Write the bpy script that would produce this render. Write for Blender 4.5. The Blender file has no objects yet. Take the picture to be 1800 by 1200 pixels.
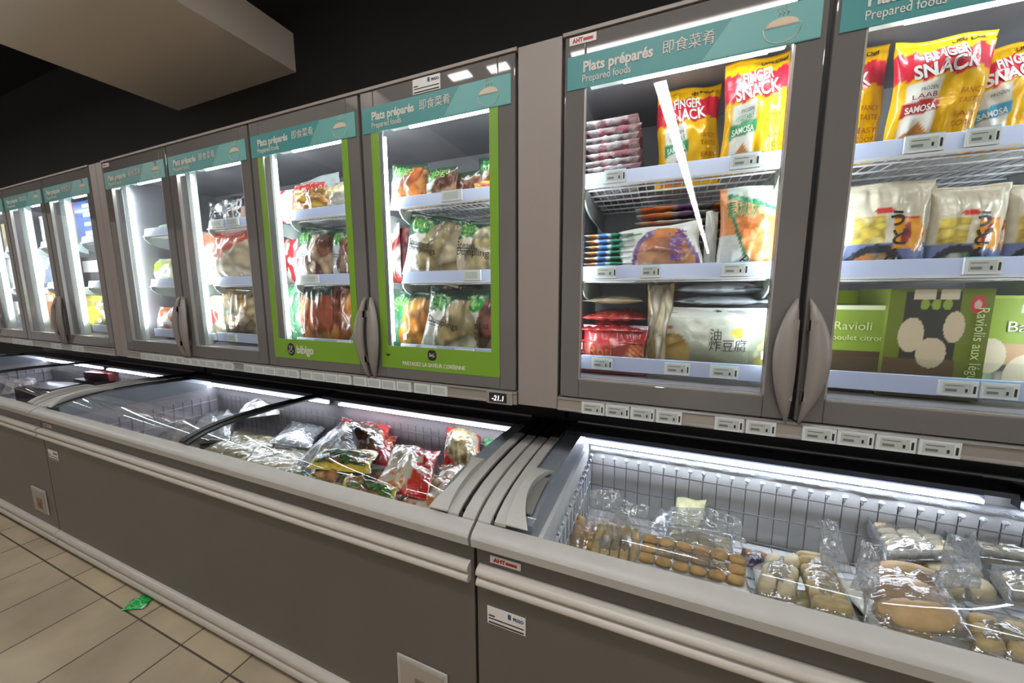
import bpy, math, random
import numpy as np
from mathutils import Matrix, Vector
random.seed(7)
S = bpy.context.scene
COL = S.collection
PI = math.pi

# ------------------------------------------------------------------ camera, world, exposure
CAM = np.array([0.0, -0.75, 1.36]); FPX = 641.5
def _rot(a):
    cx, sx = math.cos(a[0]), math.sin(a[0]); cy, sy = math.cos(a[1]), math.sin(a[1]); cz, sz = math.cos(a[2]), math.sin(a[2])
    Rx = np.array([[1,0,0],[0,cx,-sx],[0,sx,cx]]); Ry = np.array([[cy,0,sy],[0,1,0],[-sy,0,cy]]); Rz = np.array([[cz,-sz,0],[sz,cz,0],[0,0,1]])
    return Rz @ Rx @ Ry
RM = _rot([0.13318, 0.38917, -0.00245])
cd = bpy.data.cameras.new('camera'); cam = bpy.data.objects.new('camera', cd); COL.objects.link(cam)
cd.sensor_width = 36.0; cd.lens = FPX * 36.0 / 1800.0; cd.clip_start = 0.02; cd.clip_end = 100
r0, r1, r2 = [Vector((r[0], r[2], -r[1])) for r in RM]
cm = Matrix(((r0.x, -r1.x, -r2.x, CAM[0]), (r0.y, -r1.y, -r2.y, CAM[1]), (r0.z, -r1.z, -r2.z, CAM[2]), (0,0,0,1)))
cam.matrix_world = cm
S.camera = cam
W = bpy.data.worlds.new('world'); S.world = W; W.use_nodes = True
W.node_tree.nodes['Background'].inputs[0].default_value = (0.92, 0.84, 0.78, 1)
W.node_tree.nodes['Background'].inputs[1].default_value = 0.36
S.view_settings.view_transform = 'Standard'; S.view_settings.look = 'None'
S.view_settings.gamma = 1.0; S.view_settings.use_curve_mapping = False
S.view_settings.exposure = 0.0
S.cycles.use_denoising = True
S.cycles.max_bounces = 8; S.cycles.diffuse_bounces = 3; S.cycles.glossy_bounces = 3
S.cycles.transmission_bounces = 4; S.cycles.transparent_max_bounces = 24
S.cycles.caustics_reflective = False; S.cycles.caustics_refractive = False
S.cycles.sample_clamp_indirect = 4.0
L_CEIL = 30.0; L_TUBE = 46.0; L_TOP = 30.0; L_STRIP = 40.0     # lamp radiances

def at(px, py, Y=None, Z=None, X=None):
    """the point of the place where the sight line of a photograph pixel meets a plane"""
    c = np.array([(px-900)/FPX, (py-600)/FPX, 1.0]); w = RM.T @ c; r = np.array([w[0], w[2], -w[1]])
    if Y is not None: t = (Y-CAM[1])/r[1]
    elif Z is not None: t = (Z-CAM[2])/r[2]
    else: t = (X-CAM[0])/r[0]
    return CAM + t*r

# ------------------------------------------------------------------ materials
def lin(c):
    return tuple((v/12.92 if v <= 0.04045 else ((v+0.055)/1.055)**2.4) for v in [k/255.0 for k in c])
MATS = {}
def mat(name, rgb, rough=0.5, metal=0.0, spec=0.5, bump=0.0, bscale=60.0, var=0.0, vscale=8.0, coat=0.0, emit=0.0):
    if name in MATS: return MATS[name]
    m = bpy.data.materials.new(name); m.use_nodes = True; N = m.node_tree.nodes; L = m.node_tree.links
    b = N['Principled BSDF']; col = (*lin(rgb), 1)
    b.inputs['Base Color'].default_value = col; b.inputs['Roughness'].default_value = rough
    b.inputs['Metallic'].default_value = metal; b.inputs['Specular IOR Level'].default_value = spec
    b.inputs['Coat Weight'].default_value = coat; b.inputs['Coat Roughness'].default_value = 0.08
    if emit: b.inputs['Emission Color'].default_value = col; b.inputs['Emission Strength'].default_value = emit
    if var or bump:
        tc = N.new('ShaderNodeTexCoord')
    if var:
        n = N.new('ShaderNodeTexNoise'); n.inputs['Scale'].default_value = vscale; n.inputs['Detail'].default_value = 5
        L.new(tc.outputs['Object'], n.inputs['Vector'])
        r = N.new('ShaderNodeMapRange'); r.inputs[1].default_value = 0.3; r.inputs[2].default_value = 0.7
        r.inputs[3].default_value = 1-var; r.inputs[4].default_value = 1+var
        L.new(n.outputs['Fac'], r.inputs[0])
        v = N.new('ShaderNodeVectorMath'); v.operation = 'SCALE'; v.inputs[0].default_value = col[:3]
        L.new(r.outputs[0], v.inputs['Scale']); L.new(v.outputs[0], b.inputs['Base Color'])
    if bump:
        n = N.new('ShaderNodeTexNoise'); n.inputs['Scale'].default_value = bscale; n.inputs['Detail'].default_value = 3
        L.new(tc.outputs['Object'], n.inputs['Vector'])
        bp = N.new('ShaderNodeBump'); bp.inputs['Strength'].default_value = bump; bp.inputs['Distance'].default_value = 0.004
        L.new(n.outputs['Fac'], bp.inputs['Height']); L.new(bp.outputs[0], b.inputs['Normal'])
    MATS[name] = m; return m
def emit_mat(name, rgb, s):
    m = bpy.data.materials.new(name); m.use_nodes = True; N = m.node_tree.nodes; N.clear()
    e = N.new('ShaderNodeEmission'); o = N.new('ShaderNodeOutputMaterial')
    e.inputs[0].default_value = (*rgb, 1); e.inputs[1].default_value = s
    m.node_tree.links.new(e.outputs[0], o.inputs[0]); return m
def film_mat(name, tint, ior=1.45, rough=0.0, white=0.0, bump=0.0, bscale=20.0, stretch=(1,1,1), gl=1.0):
    """thin clear sheet: light goes straight through, part of it mirrors"""
    m = bpy.data.materials.new(name); m.use_nodes = True; N = m.node_tree.nodes; L = m.node_tree.links; N.clear()
    o = N.new('ShaderNodeOutputMaterial'); t = N.new('ShaderNodeBsdfTransparent'); t.inputs[0].default_value = (*tint, 1)
    g = N.new('ShaderNodeBsdfGlossy'); g.inputs['Roughness'].default_value = rough; g.inputs[0].default_value = (1,1,1,1)
    geo = N.new('ShaderNodeNewGeometry'); dt = N.new('ShaderNodeVectorMath'); dt.operation = 'DOT_PRODUCT'
    L.new(geo.outputs['Incoming'], dt.inputs[0]); nrm = dt.inputs[1]; L.new(geo.outputs['Normal'], nrm)
    def mth(op, a, b=None):
        q = N.new('ShaderNodeMath'); q.operation = op; q.use_clamp = (op == 'MULTIPLY_ADD')
        L.new(a, q.inputs[0])
        if b is not None: q.inputs[1].default_value = b
        return q
    ab = mth('ABSOLUTE', dt.outputs['Value']); om = N.new('ShaderNodeMath'); om.operation = 'SUBTRACT'; om.inputs[0].default_value = 1.0; om.use_clamp = True
    L.new(ab.outputs[0], om.inputs[1]); pw = mth('POWER', om.outputs[0], 5.0)
    f0 = ((ior-1)/(ior+1))**2*1.6*gl
    sc_ = mth('MULTIPLY_ADD', pw.outputs[0], 1.0-f0); sc_.inputs[2].default_value = f0
    mx = N.new('ShaderNodeMixShader'); fac = sc_.outputs[0]
    base = t.outputs[0]
    if white:
        d = N.new('ShaderNodeBsdfDiffuse'); d.inputs[0].default_value = (0.85,0.88,0.9,1)
        tl = N.new('ShaderNodeBsdfTranslucent'); tl.inputs[0].default_value = (0.85,0.88,0.9,1)
        m0 = N.new('ShaderNodeMixShader'); m0.inputs[0].default_value = 0.5
        L.new(d.outputs[0], m0.inputs[1]); L.new(tl.outputs[0], m0.inputs[2])
        m1 = N.new('ShaderNodeMixShader'); m1.inputs[0].default_value = white
        L.new(t.outputs[0], m1.inputs[1]); L.new(m0.outputs[0], m1.inputs[2]); base = m1.outputs[0]
    if bump:
        tc = N.new('ShaderNodeTexCoord'); mp = N.new('ShaderNodeMapping'); mp.inputs['Scale'].default_value = stretch
        n = N.new('ShaderNodeTexNoise'); n.inputs['Scale'].default_value = bscale; n.inputs['Detail'].default_value = 3; n.inputs['Distortion'].default_value = 0.6
        L.new(tc.outputs['Object'], mp.inputs[0]); L.new(mp.outputs[0], n.inputs['Vector'])
        bp = N.new('ShaderNodeBump'); bp.inputs['Strength'].default_value = bump; bp.inputs['Distance'].default_value = 0.0035
        L.new(n.outputs['Fac'], bp.inputs['Height'])
        L.new(bp.outputs[0], g.inputs['Normal']); L.new(bp.outputs[0], nrm)
    L.new(fac, mx.inputs[0]); L.new(base, mx.inputs[1]); L.new(g.outputs[0], mx.inputs[2]); L.new(mx.outputs[0], o.inputs[0])
    return m
def print_mat(name, rough, coat, bump, bscale, stretch=(1,1,1)):
    """printed plastic: colour comes from the print stored on the mesh"""
    m = bpy.data.materials.new(name); m.use_nodes = True; N = m.node_tree.nodes; L = m.node_tree.links
    b = N['Principled BSDF']; a = N.new('ShaderNodeAttribute'); a.attribute_name = 'print'
    L.new(a.outputs['Color'], b.inputs['Base Color'])
    b.inputs['Roughness'].default_value = rough; b.inputs['Coat Weight'].default_value = coat; b.inputs['Coat Roughness'].default_value = 0.1
    tc = N.new('ShaderNodeTexCoord'); mp = N.new('ShaderNodeMapping'); mp.inputs['Scale'].default_value = stretch
    n = N.new('ShaderNodeTexNoise'); n.inputs['Scale'].default_value = bscale; n.inputs['Detail'].default_value = 3; n.inputs['Distortion'].default_value = 0.5
    L.new(tc.outputs['Object'], mp.inputs[0]); L.new(mp.outputs[0], n.inputs['Vector'])
    bp = N.new('ShaderNodeBump'); bp.inputs['Strength'].default_value = bump; bp.inputs['Distance'].default_value = 0.01
    L.new(n.outputs['Fac'], bp.inputs['Height']); L.new(bp.outputs[0], b.inputs['Normal']); L.new(bp.outputs[0], b.inputs['Coat Normal'])
    return m
M_BAG = print_mat('printed_plastic', 0.32, 0.6, 0.35, 22)
M_CRINKLE = print_mat('crinkled_plastic', 0.22, 1.0, 0.8, 30)
M_CARD = print_mat('printed_card', 0.45, 0.2, 0.03, 10)
M_GLASS = film_mat('door_glass', (0.95,0.97,0.965), 1.40)
M_LID = film_mat('lid_glass', (0.95,0.97,0.97), 1.42)
M_FILM = film_mat('clear_film', (0.93,0.94,0.95), 1.5, 0.15, 0.15, 1.0, 22, (.8,1,4), 3.6)
M_FILM2 = film_mat('crinkled_film', (0.92,0.93,0.94), 1.5, 0.13, 0.24, 1.0, 30, (.8,1,2), 3.6)
M_FRAME = mat('door_frame_grey', (118,114,112), 0.035, spec=0.45)
M_SIDE = mat('side_panel_taupe', (158,147,141), 0.45)
M_TRIM = mat('trim_metal', (190,184,178), 0.3, 0.6)
M_BLACK = mat('black_plastic', (24,23,24), 0.45)
M_INNER = mat('cabinet_back_grey', (136,134,140), 0.5, var=0.12, vscale=5)
M_MULL = mat('mullion_pale', (205,215,210), 0.4)
M_GASK = mat('gasket_dark', (60,66,74), 0.6)
M_RAIL = mat('shelf_rail_blueish', (188,198,228), 0.25)
M_WIRE = mat('white_wire', (225,225,228), 0.35)
M_CHEST = mat('chest_panel_grey', (97,93,88), 0.32, var=0.05, vscale=3)
M_RIM = mat('rim_plastic', (187,184,179), 0.38, var=0.04, vscale=14)
M_BUMP = mat('bumper_grey', (205,199,190), 0.3)
M_LINER = mat('liner_white', (238,238,240), 0.4, var=0.05, vscale=12)
M_LINERG = mat('liner_grey', (150,156,166), 0.35)
M_BAND = mat('lid_rear_dark', (62,66,78), 0.3)
M_FROST = mat('frost', (236,240,248), 0.8, bump=1.0, bscale=160)
M_TEAL = mat('sign_teal', (72,150,150), 0.4)
M_TEALL = mat('sign_teal_light', (112,178,175), 0.4)
M_LETTER = mat('sign_lettering', (226,222,214), 0.5)
M_GREEN = mat('decal_green', (128,172,52), 0.4)
M_TUBE = emit_mat('cold_light', (0.86,0.95,1.0), L_TUBE)
M_TOP = emit_mat('top_light', (0.90,0.97,1.0), L_TOP)
M_STRIP = emit_mat('strip_light', (0.84,0.90,1.0), L_STRIP)
M_CEIL = emit_mat('ceiling_lamp_light', (1.0,0.975,0.945), L_CEIL)
M_TAG = mat('tag_white', (226,230,230), 0.4)
M_TAGB = mat('tag_blue', (120,180,215), 0.4)
M_SCREEN = mat('tag_screen', (196,202,196), 0.3)
M_INK = mat('ink_dark', (40,40,44), 0.6)
M_RED = mat('badge_red', (190,30,40), 0.4)
M_WHITE = mat('sticker_white', (232,230,226), 0.45)
M_DIGIT = emit_mat('display_digits', (1,0.95,0.92), 1.6)

# ------------------------------------------------------------------ object helpers
def tag(o, label=None, cat=None, group=None, kind=None):
    if label: o['label'] = label
    if cat: o['category'] = cat
    if group: o['group'] = group
    if kind: o['kind'] = kind
    return o
def empty(name, loc=(0,0,0), rot=(0,0,0), parent=None):
    o = bpy.data.objects.new(name, None); COL.objects.link(o); o.location = loc; o.rotation_euler = rot
    o.empty_display_size = 0.05
    if parent: o.parent = parent
    return o
def link_mesh(name, me, parent=None, loc=None, rot=None):
    o = bpy.data.objects.new(name, me); COL.objects.link(o)
    if parent is not None: o.parent = parent
    if loc is not None: o.location = loc
    if rot is not None: o.rotation_euler = rot
    return o
class MB:
    def __init__(s): s.v = []; s.f = []; s.mi = []; s.sm = []
    def add(s, vs, fs, mi=0, sm=False):
        b = len(s.v); s.v += [tuple(map(float, p)) for p in vs]
        for f in fs: s.f.append(tuple(b+i for i in f)); s.mi.append(mi); s.sm.append(sm)
        return s
    def box(s, x0, x1, y0, y1, z0, z1, mi=0):
        vs = [(x0,y0,z0),(x1,y0,z0),(x1,y1,z0),(x0,y1,z0),(x0,y0,z1),(x1,y0,z1),(x1,y1,z1),(x0,y1,z1)]
        return s.add(vs, [(3,2,1,0),(4,5,6,7),(0,1,5,4),(1,2,6,5),(2,3,7,6),(3,0,4,7)], mi)
    def prism(s, prof, x0, x1, mi=0, sm=False, axis='x'):
        """closed profile of (y,z) swept along x (or (x,z) along y)"""
        n = len(prof)
        if axis == 'x': vs = [(x0,a,b) for a,b in prof] + [(x1,a,b) for a,b in prof]
        elif axis == 'y': vs = [(a,x0,b) for a,b in prof] + [(a,x1,b) for a,b in prof]
        else: vs = [(a,b,x0) for a,b in prof] + [(a,b,x1) for a,b in prof]
        s.add(vs, [(i,(i+1)%n,(i+1)%n+n,i+n) for i in range(n)], mi, sm)
        b = len(s.v)-2*n
        s.f.append(tuple(b+i for i in range(n))[::-1]); s.mi.append(mi); s.sm.append(False)
        s.f.append(tuple(b+n+i for i in range(n))); s.mi.append(mi); s.sm.append(False)
        return s
    def strip(s, prof, x0, x1, mi=0, sm=True):
        n = len(prof)
        return s.add([(x0,a,b) for a,b in prof]+[(x1,a,b) for a,b in prof], [(i,i+1,i+1+n,i+n) for i in range(n-1)], mi, sm)
    def tube(s, pts, r, n=8, mi=0, cap=True):
        P = [np.array(p, float) for p in pts]; b = len(s.v); m = len(P)
        for i, p in enumerate(P):
            d = (P[min(i+1,m-1)]-P[max(i-1,0)]); d /= np.linalg.norm(d)+1e-12
            up = np.array([0,0,1.0]) if abs(d[2]) < 0.9 else np.array([1.0,0,0])
            a = np.cross(d, up); a /= np.linalg.norm(a); c = np.cross(d, a)
            rr = r[i] if isinstance(r, (list, tuple)) else r
            for k in range(n):
                t = 2*PI*k/n; s.v.append(tuple(p + rr*(math.cos(t)*a+math.sin(t)*c)))
        for i in range(m-1):
            for k in range(n):
                s.f.append((b+i*n+k, b+i*n+(k+1)%n, b+(i+1)*n+(k+1)%n, b+(i+1)*n+k)); s.mi.append(mi); s.sm.append(True)
        if cap:
            s.f.append(tuple(b+k for k in range(n))[::-1]); s.mi.append(mi); s.sm.append(False)
            s.f.append(tuple(b+(m-1)*n+k for k in range(n))); s.mi.append(mi); s.sm.append(False)
        return s
    def ball(s, c, r, sx=1, sy=1, sz=1, n=8, mi=0):
        vs = []; fs = []; h = n//2+1
        for i in range(h+1):
            t = PI*i/h
            for k in range(n):
                p = 2*PI*k/n; vs.append((c[0]+r*sx*math.sin(t)*math.cos(p), c[1]+r*sy*math.sin(t)*math.sin(p), c[2]+r*sz*math.cos(t)))
        for i in range(h):
            for k in range(n): fs.append((i*n+k, (i+1)*n+k, (i+1)*n+(k+1)%n, i*n+(k+1)%n))
        return s.add(vs, fs, mi, True)
    def mesh(s, name, mats):
        me = bpy.data.meshes.new(name); me.from_pydata(s.v, [], s.f)
        for m in (mats if isinstance(mats, (list,tuple)) else [mats]): me.materials.append(m)
        me.polygons.foreach_set('material_index', s.mi); me.polygons.foreach_set('use_smooth', s.sm); me.update()
        return me
    def build(s, name, mats, parent=None, loc=None, rot=None, bevel=0.0, seg=2):
        o = link_mesh(name, s.mesh(name, mats), parent, loc, rot)
        if bevel:
            md = o.modifiers.new('bevel', 'BEVEL'); md.width = bevel; md.segments = seg; md.limit_method = 'ANGLE'; md.angle_limit = math.radians(40)
        return o
def text_mesh(body, size, extrude=0.0004, bold=0.0, sx=1.0, align='LEFT', shear=0.0):
    cu = bpy.data.curves.new('lettering', 'FONT'); cu.body = body; cu.size = size; cu.align_x = align; cu.resolution_u = 3
    cu.extrude = extrude; cu.offset = bold; cu.shear = shear
    o = bpy.data.objects.new('lettering', cu); COL.objects.link(o)
    dg = bpy.context.evaluated_depsgraph_get(); me = bpy.data.meshes.new_from_object(o.evaluated_get(dg))
    bpy.data.objects.remove(o); bpy.data.curves.remove(cu)
    if sx != 1.0:
        for v in me.vertices: v.co.x *= sx
    return me
def wall_text(body, x, y, z, size, m, parent, name='lettering', bold=0.0, sx=1.0, align='LEFT', width=None, tilt=0.0, shear=0.0):
    """flat lettering standing in the xz plane facing the aisle"""
    me = text_mesh(body, size, 0.0004, bold, sx, align, shear)
    if width and len(me.vertices):
        xs = [v.co.x for v in me.vertices]; w = max(xs)-min(xs)
        for v in me.vertices: v.co.x *= width/w
    me.materials.clear(); me.materials.append(m)
    return link_mesh(name, me, parent, (x,y,z), (PI/2, -tilt, 0))

# ------------------------------------------------------------------ setting
def struct(name, mb, m, **k):
    o = mb.build(name, m, **k); o['kind'] = 'structure'; return o
fm = bpy.data.materials.new('floor_tiles'); fm.use_nodes = True
def _floor():
    N = fm.node_tree.nodes; L = fm.node_tree.links; b = N['Principled BSDF']
    tc = N.new('ShaderNodeTexCoord'); mp = N.new('ShaderNodeMapping'); mp.inputs['Rotation'].default_value = (0,0,math.radians(0)); mp.inputs['Location'].default_value = (FLX, FLY, 0)
    br = N.new('ShaderNodeTexBrick'); br.offset = 0.0; br.inputs['Scale'].default_value = 1.0
    br.inputs['Brick Width'].default_value = FTW; br.inputs['Row Height'].default_value = FTH; br.inputs['Mortar Size'].default_value = 0.0035
    br.inputs['Color1'].default_value = (*lin((206,190,160)),1); br.inputs['Color2'].default_value = (*lin((190,175,150)),1)
    br.inputs['Mortar'].default_value = (*lin((84,74,62)),1); br.inputs['Bias'].default_value = 0.0
    n = N.new('ShaderNodeTexNoise'); n.inputs['Scale'].default_value = 4; n.inputs['Detail'].default_value = 6
    mr = N.new('ShaderNodeMapRange'); mr.inputs[1].default_value = 0.3; mr.inputs[2].default_value = 0.7; mr.inputs[3].default_value = 0.82; mr.inputs[4].default_value = 1.1
    v = N.new('ShaderNodeVectorMath'); v.operation = 'SCALE'
    L.new(tc.outputs['Object'], mp.inputs[0]); L.new(mp.outputs[0], br.inputs['Vector']); L.new(tc.outputs['Object'], n.inputs['Vector'])
    L.new(n.outputs['Fac'], mr.inputs[0]); L.new(br.outputs['Color'], v.inputs[0]); L.new(mr.outputs[0], v.inputs['Scale'])
    L.new(v.outputs[0], b.inputs['Base Color']); b.inputs['Roughness'].default_value = 0.35
FLX, FLY, FTW, FTH = 0.175, 0.08, 0.30, 0.60
_floor()
struct('floor', MB().add([(-14,-12,0),(8,-12,0),(8,1,0),(-14,1,0)], [(0,1,2,3)]), fm)
struct('ceiling', MB().box(-14,8,-12,1.05,3.3,3.4), mat('ceiling_black', (11,10,10), 0.9))
struct('wall_back', MB().box(-14,8,0.95,1.05,0,3.3), mat('wall_dark', (32,29,27), 0.8, var=0.15, vscale=1.5))
bm_ = mat('bulkhead_plaster', (252,240,226), 0.8)
struct('ceiling_beam', MB().box(-3.28,-2.08,-7,0.95,2.66,2.87), bm_)

# ------------------------------------------------------------------ ceiling lamps
def lamp(x0, x1, y0, y1, z, label, group=None, m=None):
    r = empty('ceiling_lamp', ((x0+x1)/2, (y0+y1)/2, z)); tag(r, label, 'lamp', group)
    w, d = (x1-x0)/2, (y1-y0)/2
    MB().box(-w-.01,w+.01,-d-.01,d+.01,0.004,0.05).build('housing', M_TRIM, r)
    MB().box(-w,w,-d,d,0,0.004).build('diffuser', m or M_CEIL, r)
    for sx in (-1,1): MB().tube([(sx*w*.6,0,.05),(sx*w*.6,0,3.3-z)],.004,6).build('hanger', M_BLACK, r)
    return r

# ------------------------------------------------------------------ prints (numpy paint functions of u across, v up)
def C(*c): return np.array(lin(c))
def base(U, c): return np.ones(U.shape+(3,))*np.array(c)
def over(img, mask, c):
    m = np.clip(mask.astype(float), 0, 1)[...,None]; return img*(1-m)+np.array(c)*m
def rect(U, V, u0, u1, v0, v1): return (U > u0)&(U < u1)&(V > v0)&(V < v1)
def ell(U, V, u, v, a, b): return ((U-u)/a)**2+((V-v)/b)**2 < 1
def vnoise(U, V, sc, seed):
    rs = np.random.RandomState(seed); G = rs.rand(64,64)
    x, y = U*sc, V*sc; i, j = np.floor(x).astype(int), np.floor(y).astype(int); fx, fy = x-i, y-j
    fx, fy = fx*fx*(3-2*fx), fy*fy*(3-2*fy); g = lambda a, b: G[a%64, b%64]
    return (g(i,j)*(1-fx)+g(i+1,j)*fx)*(1-fy)+(g(i,j+1)*(1-fx)+g(i+1,j+1)*fx)*fy
def food(U, V, seed, n, cols, asp=1.0, dark=0.35):
    """pile of food pieces: voronoi cells with dark joints"""
    rs = np.random.RandomState(seed); P = rs.rand(n,2)*1.2-0.1; cc = np.array([C(*cols[k]) for k in rs.randint(0,len(cols),n)])
    d = np.sqrt((U[...,None]-P[:,0])**2+((V[...,None]-P[:,1])*asp)**2); o = np.sort(d, -1); k = d.argmin(-1)
    e = np.clip((o[...,1]-o[...,0])*math.sqrt(n)*1.6, 0, 1)[...,None]
    nz = vnoise(U, V, 14, seed+1)[...,None]
    return cc[k]*(dark+(1-dark)*e)*(0.75+0.5*nz)
def put(img, mask, other):
    m = np.clip(mask.astype(float),0,1)[...,None]; return img*(1-m)+other*m

def p_yellow(tagc):
    def f(U, V):
        im = base(U, C(240,182,18)); w = 0.02*np.sin(U*17)+0.012*np.sin(U*41)
        im = over(im, (V > .60+w+.05*U)&(V < .86+w), C(206,36,58))
        im = over(im, V > .88+w, C(226,170,20))
        im = over(im, rect(U, V-.06*U, .12, .45, .06, .575), C(228,224,214))
        im = over(im, rect(U, V-.10*U, .10, .48, .285, .40), tagc)
        im = over(im, (V < .24-np.abs(U-.30)*.75)&(V > .02)&(U > .1)&(U < .48), C(190,120,52))
        return im
    return f
def p_korean(foodcols, seed, n=26, low=(222,220,214), boundary=.5):
    def f(U, V):
        im = base(U, C(*low)); top = V > .60+.10*np.cos((U-.35)*5)
        im = over(im, top, C(34,66,50))
        im = over(im, ell(U,V,.30,.80,.20,.115), C(150,205,110)); im = over(im, ell(U,V,.30,.80,.185,.10), C(44,128,58))
        im = over(im, rect(U,V,.2,.4,.775,.815)&(np.sin(U*150) > -.3), C(150,215,120))
        fm_ = (U > .30+.55*np.abs(V-.30)**1.4-.12*V)&(U-.45*V > .10)&(V > .03)&(V < .92)
        im = put(im, fm_&(((U-.75)/.48)**2+((V-.42)/.50)**2 < 1), food(U,V,seed,n,foodcols))
        ln = rect(U,V,.08,.40,.40,.55)&(np.sin(V*140) > .2)&(U < .30+.1*vnoise(U,V,20,seed)); im = over(im, ln, C(90,95,95))
        return im
    return f
def p_food(cols, seed, n=40, bg=None, topband=None, dark=.35, asp=1.0):
    def f(U, V):
        im = food(U, V, seed, n, cols, asp, dark)
        if bg: im = over(im, vnoise(U,V,5,seed+5) > .66, C(*bg))
        if topband: im = over(im, V > .80+.04*np.sin(U*9), C(*topband))
        return im
    return f
def p_plain(c, seed=1, amp=.12, c2=None, thr=.62, sc=5):
    def f(U, V):
        im = base(U, C(*c))*(1-amp+2*amp*vnoise(U,V,7,seed))[...,None]
        if c2: im = over(im, vnoise(U,V,sc,seed+3) > thr, C(*c2))
        return im
    return f
def p_bands(cols, seed):
    """flat pack whose edge shows coloured patches"""
    def f(U, V):
        im = base(U, C(*cols[0])); nz = vnoise(U,V,4,seed)
        for k, c in enumerate(cols[1:]): im = over(im, (U > .06+.24*k)&(U < .20+.24*k+.12*nz)&(V < .6+.3*nz), C(*c))
        return im
    return f
def p_purple(U, V):
    im = base(U, C(214,214,208)); d = np.sqrt(((U-.55)/.42)**2+((V-.10)/.85)**2)
    im = over(im, d < 1, C(96,66,120)); im = put(im, d < .87, food(U,V,5,9,[(190,128,90),(168,104,72),(205,150,112)],1,.6))
    im = over(im, rect(U,V,.1,.3,.84,.88), C(96,150,90)); im = over(im, (V > .74)&(d < 1)&(U > .45)&(V < .93), C(196,120,56))
    im = over(im, (vnoise(U,V,22,9) > .6)&(U > .62)&(U < .78)&(V > .25)&(V < .85), C(120,72,140)); return im
def p_carrot(U, V):
    im = food(U,V,12,80,[(236,150,80),(244,170,104),(226,132,66),(248,190,130)],1.5,.7)
    im = over(im, V > .86-.25*(U-.4), C(216,228,218)); b = np.abs(V-(.86-.25*(U-.4))+.03) < .03; im = over(im, b, C(40,140,92))
    cv = U-.05-.30*(1-V)**2*1.6; im = over(im, cv < .06, C(232,150,92)); im = over(im, (cv < .10)&(cv > .05)&(V < .66), C(44,132,92)); im = over(im, (cv < .05)&(V < .45), C(222,226,222))
    return im
def p_red(seed):
    def f(U, V):
        im = base(U, C(160,34,36))*(0.8+.4*vnoise(U,V,6,seed))[...,None]
        im = over(im, ell(U,V,.86,.45,.12,.22)&(np.sin((U+V)*60) > 0), C(220,130,40)); im = over(im, V > .93, C(196,186,200)); return im
    return f
def p_tofu(U, V):
    g = np.clip((V-.30)/.6,0,1)[...,None]; im = (1-g)*C(126,126,106)+g*C(206,212,196); im = over(im, V > .86, C(232,236,230))  # pale green print; dark aisle reflection painted into its lower half
    im = over(im, ell(U,V,.09,.73,.035,.05)&(V < .74), C(190,40,44)); im = over(im, ell(U,V,.73,.66,.08,.07), C(204,182,60))
    im = put(im, ell(U,V,.13,.34,.16,.30), food(U,V,4,18,[(214,176,84),(226,196,120),(190,150,70)]))
    im = put(im, ell(U,V,1.0,.25,.12,.35), food(U,V,6,14,[(214,196,110),(232,226,180)])); return im
def p_udon(seed):
    def f(U, V):
        im = base(U, C(214,206,184))*(.88+.24*vnoise(U,V*.4,30,seed))[...,None]
        im = put(im, rect(U,V,.08,.46,.34,.62), food(U,V,seed,60,[(232,204,92),(240,220,140),(216,190,84)],2.5,.6))
        im = over(im, V < .34, C(112,126,170)); im = over(im, ell(U,V,.38,.02,.36,.30), C(44,46,58)); im = put(im, ell(U,V,.38,-.02,.31,.25), food(U,V,seed+2,26,[(210,206,200),(226,150,84),(120,150,84),(224,190,150)]))
        lab = (U > .55)&(U < .93-.25*np.abs(V-.42))&(V > .24+.1*(.93-U))&(V < .60); im = over(im, lab, C(232,158,36)); im = over(im, (U > .55)&(U < .86)&(V > .58)&(V < .60), C(200,40,40))
        im = over(im, ell(U-.25*(V-.42),V,.70,.42,.06,.12), C(150,32,36)); im = over(im, ell(U,V,.44,.68,.12,.035), C(206,60,54)); return im
    return f
def p_ice(seed, tint=(206,208,204), c2=(244,246,248)):
    def f(U, V):
        n1 = vnoise(U,V,18,seed); n2 = vnoise(U,V,34,seed+1); im = base(U, C(*tint))*(.8+.5*n1)[...,None]; return over(im, n2 > .66, C(*c2))
    return f
def p_red_band(seed, cream=(214,204,178)):
    """pale dumpling bag with a red end"""
    def f(U, V):
        im = put(base(U, C(*cream)), ell(U,V,.34,.70,.26,.18), food(U,V,seed,10,[(222,204,160),(240,226,190),(176,146,96)],2.0))
        im = over(im, U > .60+.05*np.sin(V*5), C(204,40,36)); im = over(im, ell(U,V,.78,.55,.15,.26)&(vnoise(U,V,16,seed) > .42), C(236,214,190))
        im = over(im, (V < .30)&(U < .62)&(vnoise(U,V,14,seed+4) > .55), C(206,120,48)); im = over(im, V < .07, C(200,40,36)); return im
    return f
def p_red_food(cols, seed, n=14):
    def f(U, V):
        im = base(U, C(186,36,44)); im = put(im, ell(U,V,.5,.5,.47,.40), food(U,V,seed,n,cols)); im = over(im, V > .95, C(226,190,190)); im = over(im, (vnoise(U,V,9,seed+8) > .84), C(226,220,216)); return im
    return f
def p_yellow_green(seed):
    def f(U, V):
        im = put(base(U, C(214,186,44)), rect(U,V,.08,.92,.18,.80), food(U,V,seed,20,[(92,132,52),(66,104,48),(168,120,62),(200,164,92)]))
        im = over(im, (vnoise(U,V,8,seed+2) > .72)&(V > .3), C(48,112,62)); return im
    return f

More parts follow.
